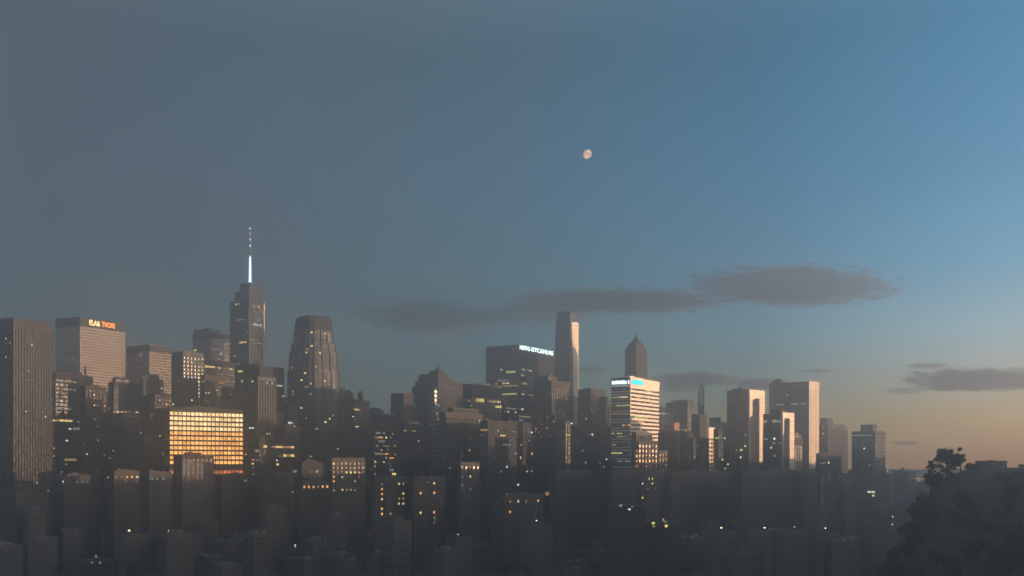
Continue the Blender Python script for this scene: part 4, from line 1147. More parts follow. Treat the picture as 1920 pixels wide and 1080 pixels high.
# ---- slanted glass tower with a folded sunlit facet
def crystal():
    D = CD
    base = Vector(((1062 - CX) / F * D, D, 0))
    r = empty('slanted_tower', base, 0)
    tag(r, 'slender slanted glass tower with one folded pale sunlit facet', 'tower')
    def P(px, py, dd):
        d = D + dd * 1.24
        return Vector(((px - CX) / F * d, d, CAMZ + (HY - py) / F * d)) - base
    def G(px, dd):
        d = D + dd * 1.24
        return Vector(((px - CX) / F * d, d, 0)) - base
    Lb, C1, C2, Rb, Bb = G(1040, 26), G(1066, 0), G(1080, 6), G(1084, 32), G(1060, 52)
    Lt, Ct, Rt, Bt = P(1042, 586, 24), P(1070, 584, 0), P(1085, 596, 26), P(1060, 585, 46)
    Cl, Rl = P(1071, 604, 1), P(1085, 605, 26)
    Lt = P(1046, 584, 24); Lm2 = P(1043, 598, 24.5)
    Lm = P(1040.5, 650, 25)
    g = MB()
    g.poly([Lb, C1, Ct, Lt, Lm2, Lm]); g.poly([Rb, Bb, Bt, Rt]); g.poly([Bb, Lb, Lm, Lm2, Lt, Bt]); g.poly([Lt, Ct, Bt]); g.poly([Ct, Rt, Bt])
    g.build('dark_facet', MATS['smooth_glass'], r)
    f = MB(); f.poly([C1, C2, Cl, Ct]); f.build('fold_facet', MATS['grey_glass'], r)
    q = MB(); q.poly([C2, Rb, Rl, Cl]); q.build('sunlit_facet', MATS['beige_stone'], r)  # sunlit look put into the colour: pale stone on a glass tower
    c = MB(); c.poly([Cl, Rl, Rt, Ct]); c.build('crown_facet', MATS['bronze_glass'], r)
    # floor edges as thin proud strips on each facet
    fl = MB()
    def strips(A, B, C_, D_, n, mt, off):      # A-B bottom, D_-C_ top
        for i in range(1, n):
            t = i / n
            a, b = A.lerp(D_, t), B.lerp(C_, t)
            t2 = t + .18 / n
            a2, b2 = A.lerp(D_, t2), B.lerp(C_, t2)
            nn = (b - a).cross(a2 - a).normalized() * off
            fl.quad(tuple(a + nn), tuple(b + nn), tuple(b2 + nn), tuple(a2 + nn), mt)
            fl.quad(tuple(a), tuple(b), tuple(b + nn), tuple(a + nn), mt)
    strips(Lb, C1, Ct, P(1043.5, 586, 24.5), 62, 0, .25)
    strips(C2, Rb, Rl, Cl, 60, 1, .2)
    strips(C1, C2, Cl, Ct, 60, 0, .2)
    fl.build('floor_edge', [MATS['dark_steel'], MATS['slab_edge']], r, 'stuff')
    e = MB(); e.tube(C2 + Vector((0, -.2, 0)), Cl + Vector((0, -.2, 0)), 1.5, .9); e.build('fold_edge', MATS['near_black'], r)
    s = MB()
    for i in range(6):
        t = i / 5
        p = Lt.lerp(Ct, .15 + .8 * t); s.tube(p, p + Vector((0, 0, 1.5 + 3 * (i % 2))), .15)
    s.tube(Lt + Vector((0, 1, .8)), Lt + Vector((-2.5, 1, 3.5)), .2)
    s.tube(Ct + Vector((0, .5, 3.0)), Rt + Vector((0, 0, 6.5)), .14); s.tube(Rt, Rt + Vector((0, 0, 6.5)), .14)
    s.build('roof_crane', MATS['dark_steel'], r)
crystal()


# ---- arch towers: sunlit patch built as a pale frame, cast shadow as a dark panel
def arch(T, legl, legr, band_to, left_to, leg_to):
    r = T.root
    x0, x1, y0 = -T.w / 2, T.w / 2, -T.v / 2
    def Zp(py): return CAMZ + (HY - py) / F * T.D
    zt = T.h + 1.35
    zb = Zp(band_to); zl = Zp(left_to)
    out = y0 - 2.6
    sp = MB(); sp.box(x0 + T.w * legl + .02, x1 - T.w * legr - .02, y0 - .55, y0 - .345, 0, zb - .02); sp.box(x0 + .4, x0 + T.w * legl, y0 - .55, y0 - .345, 0, zl - 4.05)  # dark panel in place of a shadow cast on this face
    sp.build('shadow_panel', MATS['cast_shadow_black'], r)
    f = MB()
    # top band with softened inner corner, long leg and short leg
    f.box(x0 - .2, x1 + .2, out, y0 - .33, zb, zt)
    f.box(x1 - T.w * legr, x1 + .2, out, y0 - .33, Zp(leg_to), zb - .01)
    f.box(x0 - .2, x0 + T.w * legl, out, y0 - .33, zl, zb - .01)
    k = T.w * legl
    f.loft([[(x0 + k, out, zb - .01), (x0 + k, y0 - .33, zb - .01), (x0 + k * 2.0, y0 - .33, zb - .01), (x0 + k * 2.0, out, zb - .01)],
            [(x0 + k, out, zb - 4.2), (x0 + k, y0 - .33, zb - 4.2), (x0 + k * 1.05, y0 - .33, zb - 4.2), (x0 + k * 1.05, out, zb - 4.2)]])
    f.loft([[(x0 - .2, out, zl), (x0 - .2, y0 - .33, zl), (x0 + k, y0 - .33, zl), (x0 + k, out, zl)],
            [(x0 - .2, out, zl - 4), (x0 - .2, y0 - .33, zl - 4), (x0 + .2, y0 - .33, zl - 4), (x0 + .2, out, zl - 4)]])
    f.build('sun_patch_frame', MATS['pale_stone'], r)  # pale stone shaped like the sunlit part of the face
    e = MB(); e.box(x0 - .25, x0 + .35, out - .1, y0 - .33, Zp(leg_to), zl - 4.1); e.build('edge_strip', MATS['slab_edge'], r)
    j = MB(); z = Zp(leg_to) + 2
    while z < zt - 9:
        j.box(x1 - T.w * legr - .05, x1 + .25, out - .12, out + .2, z, z + .55)
        if z > zl: j.box(x0 - .25, x0 + T.w * legl + .05, out - .12, out + .2, z, z + .55)
        z += 3.7
    j.build('floor_joint', MATS['brown_stone'], r, 'stuff')
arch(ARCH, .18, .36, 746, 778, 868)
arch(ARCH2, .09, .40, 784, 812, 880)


def ribbed_end():
    T = [t for t in T_ if t.xc == 1516][0]
    r = T.root; x0, x1, y0 = -T.w / 2, T.w / 2, -T.v / 2
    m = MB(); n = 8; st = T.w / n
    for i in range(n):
        m.box(x0 + i * st, x0 + i * st + st * .55, y0 - 1.5, y0 - .4, CAMZ - 6, T.h + .8)  # ribs cut off where sunlight should stop, shade put into the shape
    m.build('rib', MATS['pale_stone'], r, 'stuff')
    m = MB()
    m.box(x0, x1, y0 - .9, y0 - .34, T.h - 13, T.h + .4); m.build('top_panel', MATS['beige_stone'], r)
ribbed_end()

# ---- bank tower: sign band, cyan panel, letters
def bank():
    T = BANK; r = T.root
    x0, x1, y0, y1 = -T.w / 2, T.w / 2, -T.v / 2, T.v / 2
    m = MB(); m.box(x0 - .35, x0 - .02, y0, y1, T.h - 9.4, T.h + 1.3); m.build('sign_band', MATS['navy_panel'], r)
    m = MB(); m.box(x0 - .5, x0 - .02, y0, y1, T.h - 10.2, T.h - 9.5); m.build('light_strip', MATS['strip_white'], r)
    m = MB(); m.box(x0 - .5, x0 + .5, y0 - .35, y0 + .5, 0, T.h + 1.3); m.build('corner_pier', MATS['pale_stone'], r)
    m = MB(); m.box(x0 + .55, x1 + .3, y0 - .4, y0 - .1, T.h - 7.8, T.h + 1.3); m.build('top_panel', MATS['pale_stone'], r)
    # near-black panels over the pale bands put this side's shade into the colour
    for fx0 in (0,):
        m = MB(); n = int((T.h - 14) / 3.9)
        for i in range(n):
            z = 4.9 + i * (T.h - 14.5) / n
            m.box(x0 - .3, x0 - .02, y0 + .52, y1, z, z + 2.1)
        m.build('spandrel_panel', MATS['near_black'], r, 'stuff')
    # the cyan panel is a lit sign of its own
    fa, u0, d0 = T.face_of(1184); _, u1, _ = T.face_of(1205)
    zt, zb = T.z_at(711, d0), T.z_at(720, d0)
    o = empty('light_panel', T.C + T.ux * u0 - T.uy * .5 + Vector((0, 0, zb)), T.a)
    tag(o, 'blank cyan glowing panel in the top corner of the white striped tower', 'sign')
    w, h = u1 - u0, zt - zb
    m = MB(); m.box(.15, w - .15, -.35, 0, .15, h - .15); m.build('screen', MATS['sign_cyan'], o)
    m = MB(); m.box(0, w, -.3, .05, 0, .14); m.box(0, w, -.3, .05, h - .14, h); m.box(0, .14, -.3, .05, .141, h - .141); m.box(w - .14, w, -.3, .05, .141, h - .141)
    m.build('frame', MATS['steel'], o)
bank()
wall_sign(BANK, [('BANTANNXELA', 0, .86, 'sign_white'), ('I', .95, 1, 'sign_white')], 1148, 1180, 713, 719.5, 'small white glowing letters on the dark band of the white striped tower', out=.6)
wall_sign(WHITE, [('HDTG', 0, .29, 'sign_white'), ('GTCAHLNE', .33, 1, 'sign_white')], 974, 1036.5, 647, 655, 'long row of large white glowing letters along the big dark glass tower', out=.9)
wall_sign(SIGN_A, [('ELA&', 0, .42, 'sign_pale_orange'), ('TVOXI', .48, 1, 'sign_orange')], 167, 214, 599.5, 609.5, 'glowing orange letters on the top band of the beige banded slab', out=.9)


# ---- lattice mast
def lattice():
    T = MASTB; D = T.D + 10
    X0 = (1314.5 - CX) / F * D
    def Zp(py): return CAMZ + (HY - py) / F * D
    r = empty('lattice_mast', (X0, D, T.h), 0)
    tag(r, 'open steel lattice mast rising from a dark brick roof', 'mast')
    H0, H1 = 0, Zp(719) - T.h
    leg = MB(); br = MB()
    def w(z):
        t = z / H1
        return 4.0 if t < .8 else 4.0 * (1 - (t - .8) / .2 * .75)
    zs = [H1 * i / 12 for i in range(13)]
    for sx, sy in ((-1, -1), (1, -1), (1, 1), (-1, 1)):
        for a, b in zip(zs, zs[1:]):
            leg.tube((sx * w(a), sy * w(a), a), (sx * w(b), sy * w(b), b), .55, .5, 5)
    cs = ((-1, -1), (1, -1), (1, 1), (-1, 1))
    for a, b in zip(zs, zs[1:]):
        for i in range(4):
            p, q = cs[i], cs[(i + 1) % 4]
            br.tube((p[0] * w(a), p[1] * w(a), a), (q[0] * w(b), q[1] * w(b), b), .3, .3, 4)
            br.tube((q[0] * w(a), q[1] * w(a), a), (p[0] * w(b), p[1] * w(b), b), .3, .3, 4)
            br.tube((p[0] * w(b), p[1] * w(b), b), (q[0] * w(b), q[1] * w(b), b), .3, .3, 4)
    leg.build('leg', MATS['dark_steel'], r, 'stuff'); br.build('brace', MATS['dark_steel'], r, 'stuff')
    m = MB(); m.tube((0, 0, H1), (0, 0, Zp(699) - T.h), .4, .15); m.build('antenna', MATS['dark_steel'], r)
    m = MB(); m.box(-5.8, 5.8, -5.8, 5.8, H1 * .36, H1 * .36 + .5); m.build('platform', MATS['dark_steel'], r)
    m = MB(); m.box(-3.7, 3.7, -3.7, 3.7, 0, H1 * .3); m.build('equipment_cabin', MATS['dark_stone'], r)
    for z, mt in ((H1 * .55, 'white_beacon'), (H1 * .37, 'white_beacon')):
        m = MB(); m.tube((2 if z < H1 * .5 else 0, -3.6, z), (2 if z < H1 * .5 else 0, -3.6, z + 1), .4); m.build('warning_light', MATS[mt], r)
    for z in (H1 * .45, H1 * .7):
        m = MB(); m.tube((-3.2, -3.4, z), (-3.2, -4.2, z), .9, 1.3, 10); m.build('dish', MATS['steel'], r)
lattice()
# ---------------------------------------------------------------- filler city: low and middle blocks, each a building of its own
def small_block(w, d, h, style, seed, label, group, cat='building', name='city_block_building'):
    r = empty(name, (0, 0, 0), 0)
    tag(r, label, cat, group)
    x0, x1, y0, y1 = -w / 2, w / 2, -d / 2, d / 2
    ms = (MB(), MB(), MB(), MB())
    st = dict(STY[style])
    st.update(base=3.5, cap=2)
    facade([(x0, x1, y0, y1, 0, h)], st, ms, seed=seed)
    ms[0].build('glazing', MATS[st['glass']], r)
    a = MB(); a.v, a.f = ms[1].v[:], ms[1].f[:]; a.m = [0] * len(a.f)
    k = len(a.v); a.v += ms[2].v; a.f += [tuple(i + k for i in f) for f in ms[2].f]; a.m += [0] * len(ms[2].f)
    a.build('wall', MATS[st['wall']], r)
    ms[3].build('lit_window', [MATS[q] for q in LITM], r, 'stuff')
    t = MB(); t.box(x0, x1, y0, y0 + .4, h, h + 1); t.box(x0, x1, y1 - .4, y1, h, h + 1); t.box(x0, x0 + .4, y0 + .4, y1 - .4, h, h + 1); t.box(x1 - .4, x1, y0 + .4, y1 - .4, h, h + 1)
    t.box(x0 + .4, x1 - .4, y0 + .4, y1 - .4, h, h + .12, 1)
    rg = random.Random(seed)
    for i in range(4):
        qx, qy = rg.uniform(x0 + 2, x1 - 5), rg.uniform(y0 + 2, y1 - 5)
        t.box(qx, qx + rg.uniform(1.5, 3.5), qy, qy + rg.uniform(1.5, 3.5), h + .12, h + rg.uniform(1, 3), 2)
    t.build('roof', [MATS[st['wall']], MATS['roof_tar'], MATS['steel']], r)
    if seed % 2 == 0:
        k = MB(); qx, qy = rg.uniform(x0 + 4, x1 - 4), rg.uniform(y0 + 4, y1 - 4)
        for sx, sy in ((-1, -1), (1, -1), (1, 1), (-1, 1)):
            k.tube((qx + sx * 1.2, qy + sy * 1.2, h), (qx + sx * 1.2, qy + sy * 1.2, h + 2.4), .14, .14, 4)
        ring = lambda q, z: [(qx + q * cos(2 * pi * i / 10), qy + q * sin(2 * pi * i / 10), z) for i in range(10)]
        k.loft([ring(1.9, h + 2.4), ring(1.9, h + 5.2), ring(.2, h + 6.4)])
        k.build('water_tank', MATS['dark_brick'], r)
    k = MB(); qx = x0 + w * .3; k.box(qx, qx + w * .28, y0 + d * .45, y0 + d * .8, h + .12, h + 2.9); k.build('stair_house', MATS[st['wall']], r)
    return r


LOWG = 'low blocks of the unlit near city'
low_protos = []
kinds = [('low_brick', 26, 20, 15, 'low dark brick block in the unlit near city, narrow front'),
         ('low_brick', 34, 22, 21, 'mid-sized dark brick block in the unlit near city'),
         ('low_band', 30, 28, 18, 'squat dark block with long window bands in the unlit near city'),
         ('low_render', 24, 24, 26, 'square grey stone block in the unlit near city'),
         ('low_brick', 40, 18, 12, 'long low brick row in the unlit near city'),
         ('low_band', 26, 26, 30, 'tall cubic banded block in the unlit near city')]
for i, (s_, w, d, h, lab) in enumerate(kinds):
    o = STY[s_]
    keep = dict(o); STY[s_] = dict(o, p=.004, r=.0, cols='vvdvdp')
    low_protos.append(small_block(w, d, h, s_, 100 + i, lab, LOWG))
    STY[s_] = keep
LOWN = ['narrow brick block', 'mid-sized brick block', 'squat banded block', 'square stone block', 'long brick row', 'cubic banded block']
used_proto = set()


def rect_at(c, a, w, d):
    ux, uy = Vector((cos(a), sin(a), 0)), Vector((-sin(a), cos(a), 0))
    return [c - ux * w / 2 - uy * d / 2, c + ux * w / 2 - uy * d / 2, c + ux * w / 2 + uy * d / 2, c - ux * w / 2 + uy * d / 2]


class Rect:
    def __init__(s, p): s.p = p
    def corners(s, pad=0): return s.p


MARKS = [(60, 'the broad brown slab'), (170, 'the orange-signed slab'), (280, 'the red-lamped office block'), (385, 'the orange glowing block'), (468, 'the spired tower'), (530, 'the louvred dark block'),
         (580, 'the rounded balcony tower'), (650, 'the water-tank block'), (712, 'the low skyline gap'), (755, 'the red-lamped dark block'), (820, 'the stepped old tower'), (903, 'the yellow-bay block'),
         (972, 'the white-signed tower'), (1060, 'the slanted glass tower'), (1118, 'the brown capped block'), (1190, 'the cyan-signed tower'), (1268, 'the narrow reddish slab'), (1314, 'the lattice mast'),
         (1397, 'the taller arch-fronted tower'), (1458, 'the bracket-edged tower'), (1520, 'the widest dark slab'), (1570, 'the brown stepped block'), (1628, 'the lone flat tower'), (1700, 'the tree-topped knoll')]
ROWN = ['first', 'second', 'third', 'fourth', 'fifth', 'sixth', 'seventh', 'eighth', 'ninth', 'tenth']


def where(c):
    px = c.x / c.y * F + CX
    return min(MARKS, key=lambda m: abs(m[0] - px))[1]


rg = random.Random(77)
# ---------------------------------------------------------------- street lamps seen as single points of light
def lamp_post(px, py, D, head, mt, label):
    p = W(px, py, D)
    H = 4.5
    g = p.z - H
    # the dark building that carries it
    w, d = rg.uniform(20, 30), rg.uniform(16, 22)
    a = radians(rg.choice((38, 44, 50)))
    b = empty('low_building', (p.x, p.y + 9, 0), a)
    tag(b, 'dark building under the ' + label, 'building')
    m = MB(); m.box(-w / 2, w / 2, -d / 2, d / 2, 0, g)
    z = 3.0
    while z < g - 4:
        m.box(-w / 2 - .15, w / 2 + .15, -d / 2 - .15, d / 2 + .15, z, z + .5); z += 3.6
    m.build('wall', MATS['weathered_brick'], b)
    m = MB()
    m.box(-w / 2, w / 2, -d / 2, -d / 2 + .4, g, g + .9); m.box(-w / 2, w / 2, d / 2 - .4, d / 2, g, g + .9); m.box(-w / 2, -w / 2 + .4, -d / 2 + .4, d / 2 - .4, g, g + .9); m.box(w / 2 - .4, w / 2, -d / 2 + .4, d / 2 - .4, g, g + .9)
    m.box(-w / 4, 0, 0, d / 4, g, g + 3); m.build('roof', MATS['roof_tar'], b)
    m = MB(); z = 3.6
    while z < g - 5:
        for i in range(int(w / 4)):
            q = -w / 2 + 1.2 + i * 4
            m.quad((q, -d / 2 - .02, z), (q + 1.8, -d / 2 - .02, z), (q + 1.8, -d / 2 - .02, z + 1.9), (q, -d / 2 - .02, z + 1.9))
        for i in range(int(d / 4)):
            q = -d / 2 + 1.2 + i * 4
            m.quad((-w / 2 - .02, q + 1.8, z), (-w / 2 - .02, q, z), (-w / 2 - .02, q, z + 1.9), (-w / 2 - .02, q + 1.8, z + 1.9))
        z += 3.6
    m.build('window_pane', MATS['pale_glass'], b, 'stuff')
    placed.append(Rect(rect_at(Vector((p.x, p.y + 9, 0)), a, w, d)))
    r = empty('roof_lamp', (p.x, p.y, g), 0)
    tag(r, label, 'lamp', 'single lamps shining in the dark near city')
    m = MB(); m.tube((0, 0, 0), (0, 0, H), .14, .09); m.tube((0, 0, H), (0, -1.1, H + .35), .07, .06); m.build('pole', MATS['dark_steel'], r)
    m = MB(); m.box(-.3, .3, -1.9, -.9, H + .3, H + .45); m.build('lamp_housing', MATS['dark_steel'], r)
    m = MB()
    n = 8
    m.loft([[(cos(2 * pi * i / n) * q, -1.4 + sin(2 * pi * i / n) * q, H + z) for i in range(n)] for q, z in ((head * .5, .3 - head * .9), (head, .3 - head * .45), (head * .6, .29))])
    m.build('lamp_globe', MATS[mt], r)


LAMPS = [(1352, 989, 'lamp_warm', .42, 'warm lamp standing alone amid dark roofs below the arch-fronted tower'), (1433, 989, 'lamp_warm', .42, 'yellow lamp alone among dark roofs below the bracket-edged tower'),
         (1743, 918, 'lamp_warm', .36, 'bright warm lamp at the foot of the tree-topped knoll'), (1664, 884, 'lamp_white', .3, 'white lamp beside the lone flat tower by the dusk horizon'), (1251, 901, 'lamp_white', .45, 'bluish white lamp next to the column of four yellow windows'),
         (1006, 976, 'lamp_white', .3, 'small white lamp below the dotted golden row'), (1547, 990, 'lamp_warm', .34, 'golden lamp under the thin dotted column of pale windows'), (1673, 969, 'lamp_warm', .25, 'pale warm lamp in the dark quarter below the lone flat tower'),
         (1489, 988, 'lamp_white', .2, 'tiny white lamp between two warm lamps in the dark quarter'), (1780, 1010, 'lamp_warm', .14, 'faint lamp on the dark slope below the tree'), (243, 994, 'lamp_warm', .55, 'broad golden lamp low in the darkest city corner'),
         (261, 1003, 'lamp_warm', .2, 'small pale lamp beside the broad golden lamp'), (317, 995, 'lamp_white', .2, 'faint white lamp beyond the broad golden lamp'), (859, 1002, 'lamp_white', .18, 'tiny bluish lamp beneath the slender dotted block'),
         (1672, 983, 'lamp_warm', .26, 'golden lamp just under the pale warm lamp of the dark quarter'), (1644, 997, 'lamp_warm', .2, 'small golden lamp at a street corner of the dark quarter'), (1667, 1006, 'lamp_warm', .26, 'pale round lamp lowest in the dark quarter street')]
for (px, py, mt, s_, lab) in LAMPS:
    # pick the distance where the head stands above the roofs around it
    D = 1085 + (px * 7 % 30) if py > 960 else 1180
    if py < 905: D = 1480
    if px > 1740: D = 1230
    lamp_post(px, py, D, s_ * 2.6, mt, lab)

def lit_house(px, py, D, w, label, spots, h=None):
    p = W(px, py, D)
    placed.append(Rect(rect_at(Vector((p.x, p.y + w * .35, 0)), 0, w + 2, w * .75)))
    r = empty('low_building', (p.x, p.y, 0), radians(rg.choice((0, 8, -8))))
    tag(r, label, 'building')
    H = max(6.0, p.z + 2.0)
    d = w * .7
    m = MB(); m.box(-w / 2, w / 2, 0, d, 0, H); 
    for k in range(int(H / 3.4)):
        m.box(-w / 2 - .1, w / 2 + .1, -.12, 0, k * 3.4, k * 3.4 + .5)
    m.build('wall', MATS['dark_brick'], r)
    m = MB(); m.box(-w / 2 + .3, w / 2 - .3, .3, d - .3, H, H + .15); m.box(-w * .2, w * .05, d * .4, d * .7, H + .15, H + 2.2); m.build('roof', MATS['roof_tar'], r)
    l = MB()
    for (dx, dy, ww, hh, code) in spots:
        x = dx / F * D; z = p.z - dy / F * D; a, b = ww / F * D / 2, hh / F * D / 2
        if abs(x) + a < w / 2:
            l.quad((x - a, -.14, z - b), (x + a, -.14, z - b), (x + a, -.14, z + b), (x - a, -.14, z + b), LI[COLN[code]])
    l.build('lit_window', [MATS[q] for q in LITM], r, 'stuff')


lit_house(180, 1055, 1103, 39, 'low house with dim reddish lit windows in the lowest city corner', [(-36, -2, 6, 4, 'p'), (0, -12, 4, 5, 'v'), (-8, 0, 5, 3, 'v'), (8, 0, 4, 4, 'v')])
lit_house(1595, 1016, 1108, 46, 'low building with two groups of white windows in the dark quarter', [(-12, 0, 4, 5, 'w'), (7, 0, 4, 5, 'w'), (14, 0, 4, 3, 'v'), (-3, 2, 3, 2, 'v')])
lit_house(1690, 1020, 1098, 36, 'low building with pale dotted windows near the foot of the slope', [(-6, -1, 3, 3, 'w'), (3, 1, 3, 2, 'v'), (12, 4, 4, 3, 'v')])
lit_house(1235, 983, 1088, 43, 'low building with two golden ground-floor windows', [(-10, -2, 6, 4, 'g'), (-9, 4, 5, 3, 'd'), (14, 3, 5, 5, 'y'), (12, -5, 5, 3, 'v'), (-32, -3, 4, 4, 'v')])
lit_house(1178, 952, 1078, 39, 'low building with small white windows beside the four-window column', [(-14, -4, 5, 5, 'v'), (2, 3, 5, 3, 'w'), (7, -2, 3, 3, 'v')])

low_list = []
for i in range(-32, 33):
    for j in range(-27, 30):
        c = ORG + gx * (i * 37 + 18) + gy * (j * 37 + 18)
        D = c.y
        if D < 1075 or D > 1420: continue
        px = c.x / D * F
        if abs(px) > 1060: continue
        if HZ(c.x - 20, c.y) > .3 or HZ(c.x + 25, c.y) > .3 or HZ(c.x, c.y - 20) > .3: continue
        k = rg.randrange(6)
        _, w, d, h, _l = kinds[k]
        sc = Vector((rg.uniform(.6, 1.0), rg.uniform(.75, 1.2), rg.choice((.7, .9, 1.2, 1.5, 2.2)) * rg.uniform(.85, 1.15)))
        jit = c + Vector((rg.uniform(-2, 2), rg.uniform(-2, 2), 0))
        ang = GR + (pi / 2 if rg.random() < .5 else 0)
        P = rect_at(jit, ang, w * sc.x + 2, d * sc.y + 2)
        if any(overlap(P, o.corners(1)) for o in placed): continue
        if k not in used_proto:
            o = low_protos[k]; used_proto.add(k)
        else:
            o = copy_tree(low_protos[k])
        o.location = jit; o.rotation_euler = (0, 0, ang); o.scale = sc
        o['label'] = '%s, %s row of roofs under %s' % (LOWN[k], ROWN[min(9, int((D - 1075) / 35))], where(jit))
        placed.append(Rect(P)); low_list.append(jit)

# middle blocks behind, closing the gaps between the towers
MIDG = 'dim middle-height blocks closing the skyline gaps'
mid_kinds = [('dark_band', 34, 30, 70, 'dim middle-height block with window bands, closing a gap between taller towers'),
             ('low_brick', 30, 26, 62, 'dim middle-height brick block closing a gap between taller towers'),
             ('stone_grey', 32, 28, 84, 'dim middle-height stone block closing a gap between taller towers'),
             ('dark_curtain', 30, 34, 92, 'dim middle-height glass block closing a gap between taller towers')]
mids = []
for i, (s_, w, d, h, lab) in enumerate(mid_kinds):
    o = STY[s_]; STY[s_] = dict(o, p=.006, r=.003, cols='vvddyp')
    mids.append(small_block(w, d, h, s_, 200 + i, lab, MIDG))
    STY[s_] = o
# how high they may stand along the photograph (rows of the dim roofline)
ROOF = [(0, 700), (100, 700), (320, 720), (420, 700), (530, 740), (620, 770), (700, 790), (760, 790), (870, 790), (1000, 780), (1070, 790), (1235, 800), (1300, 800), (1360, 835), (1500, 845), (1590, 870), (1660, 876), (1740, 884), (1920, 886)]
def roof_row(px):
    for (a, ya), (b, yb) in zip(ROOF, ROOF[1:]):
        if a <= px <= b: return ya + (yb - ya) * (px - a) / (b - a)
    return 886 if px > 0 else 700
used = set(); nmid = 0
cells = [(i, j) for j in range(-30, 40) for i in range(-38, 39)]
for i, j in cells:
    c = ORG + gx * (i * 62 + 30) + gy * (j * 62 + 31)
    D = c.y
    if D < 1350 or D > 2150: continue
    px = c.x / D * F + CX
    if px < -50 or px > 1960: continue
    if HZ(c.x - 20, c.y) > .3 or HZ(c.x + 25, c.y) > .3: continue
    if rg.random() < (.2 if D < 1800 else .5): continue
    row = roof_row(px) + rg.uniform(2, 60) + (30 if D < 1500 else 0)
    hh = CAMZ + (HY - row) / F * D
    if hh < 12: continue
    k = rg.randrange(4)
    _, w, d, h, _l = mid_kinds[k]
    sz = hh / h
    if sz > 3.2: continue
    sc = Vector((rg.uniform(.75, 1.15), rg.uniform(.75, 1.15), sz))
    ang = radians(rg.choice((38, 44, 50)))
    P = rect_at(c, ang, w * sc.x + 2, d * sc.y + 2)
    if any(overlap(P, o.corners(1)) for o in placed): continue
    if k not in used: o = mids[k]; used.add(k)
    else: o = copy_tree(mids[k])
    o.location = c; o.rotation_euler = (0, 0, ang); o.scale = sc
    o['label'] = 'dim %s closing a gap behind %s, %s row of towers' % (['banded block', 'brick block', 'stone block', 'glass block'][k], where(c), ROWN[min(9, int((D - 1350) / 100))])
    placed.append(Rect(P)); nmid += 1
for k in range(4):
    if k not in used:
        for ch in list(mids[k].children): bpy.data.objects.remove(ch)
        bpy.data.objects.remove(mids[k])
print('low', len(low_list), 'mid', nmid)

# small lit places of the near city: shop fronts and rows of windows on low buildings of their own
# ---------------------------------------------------------------- trees
def leaf_crown(seed, R0, H, nclump, per, leaf):
    rr = random.Random(seed)
    m = MB()
    for c in range(nclump):
        t = rr.random()
        ang = rr.uniform(0, 2 * pi)
        rad = R0 * sqrt(rr.random()) * (.55 + .45 * sin(pi * min(1, t * 1.1 + .1)))
        cx_, cy2, cz = cos(ang) * rad, sin(ang) * rad, H * (t - .5) * (1 - .35 * (rad / R0) ** 2)
        cr = R0 * rr.uniform(.12, .26)
        for q in range(per):
            v = Vector((rr.gauss(0, 1), rr.gauss(0, 1), rr.gauss(0, .8)))
            p = Vector((cx_, cy2, cz)) + v * cr * .55
            a = Vector((rr.gauss(0, 1), rr.gauss(0, 1), rr.gauss(0, 1))).normalized() * leaf * rr.uniform(.6, 1.3)
            b = a.cross(Vector((rr.gauss(0, 1), rr.gauss(0, 1), rr.gauss(0, 1)))).normalized() * leaf * rr.uniform(.4, .8)
            m.quad(tuple(p - a), tuple(p - b), tuple(p + a), tuple(p + b))
    return m


def tree(loc, H, R0, seed, label, name='broadleaf_tree', nclump=34, per=60, leaf=.3, group=None):
    r = empty(name, loc, 0)
    tag(r, label, 'tree', group)
    rr = random.Random(seed)
    m = MB()
    m.tube((0, 0, -1.5), (.2, 0, H * .45), .035 * H, .022 * H, 8)
    for i in range(7):
        a = i * 2.4 + rr.random()
        z0 = H * (.28 + .05 * i)
        e = (cos(a) * R0 * .7, sin(a) * R0 * .7, z0 + H * .28)
        mid = (cos(a) * R0 * .3, sin(a) * R0 * .3, z0 + H * .16)
        m.tube((.1, 0, z0), mid, .014 * H, .009 * H, 6); m.tube(mid, e, .009 * H, .003 * H, 5)
    m.tube((.2, 0, H * .45), (.4, .2, H * .85), .02 * H, .004 * H, 6)
    m.build('trunk', MATS['bark'], r)
    o = leaf_crown(seed + 9, R0, H * .72, nclump, per, leaf).build('crown', MATS['leaf'], r)
    o.location = (0, 0, H * .64)
    return r


def on_hill(px, D):
    x = (px - CX) / F * D
    return Vector((x, D, HZ(x, D)))


p = on_hill(1776, 800)
KT = 1.77


def knoll_tree(px, D, row, R0, seed, label, ncl, per):
    q = on_hill(px, D)
    top = CAMZ + (HY - row) / F * D
    tree(q - Vector((0, 0, .5)), top - q.z, R0, seed, label, nclump=ncl, per=per, leaf=.62)


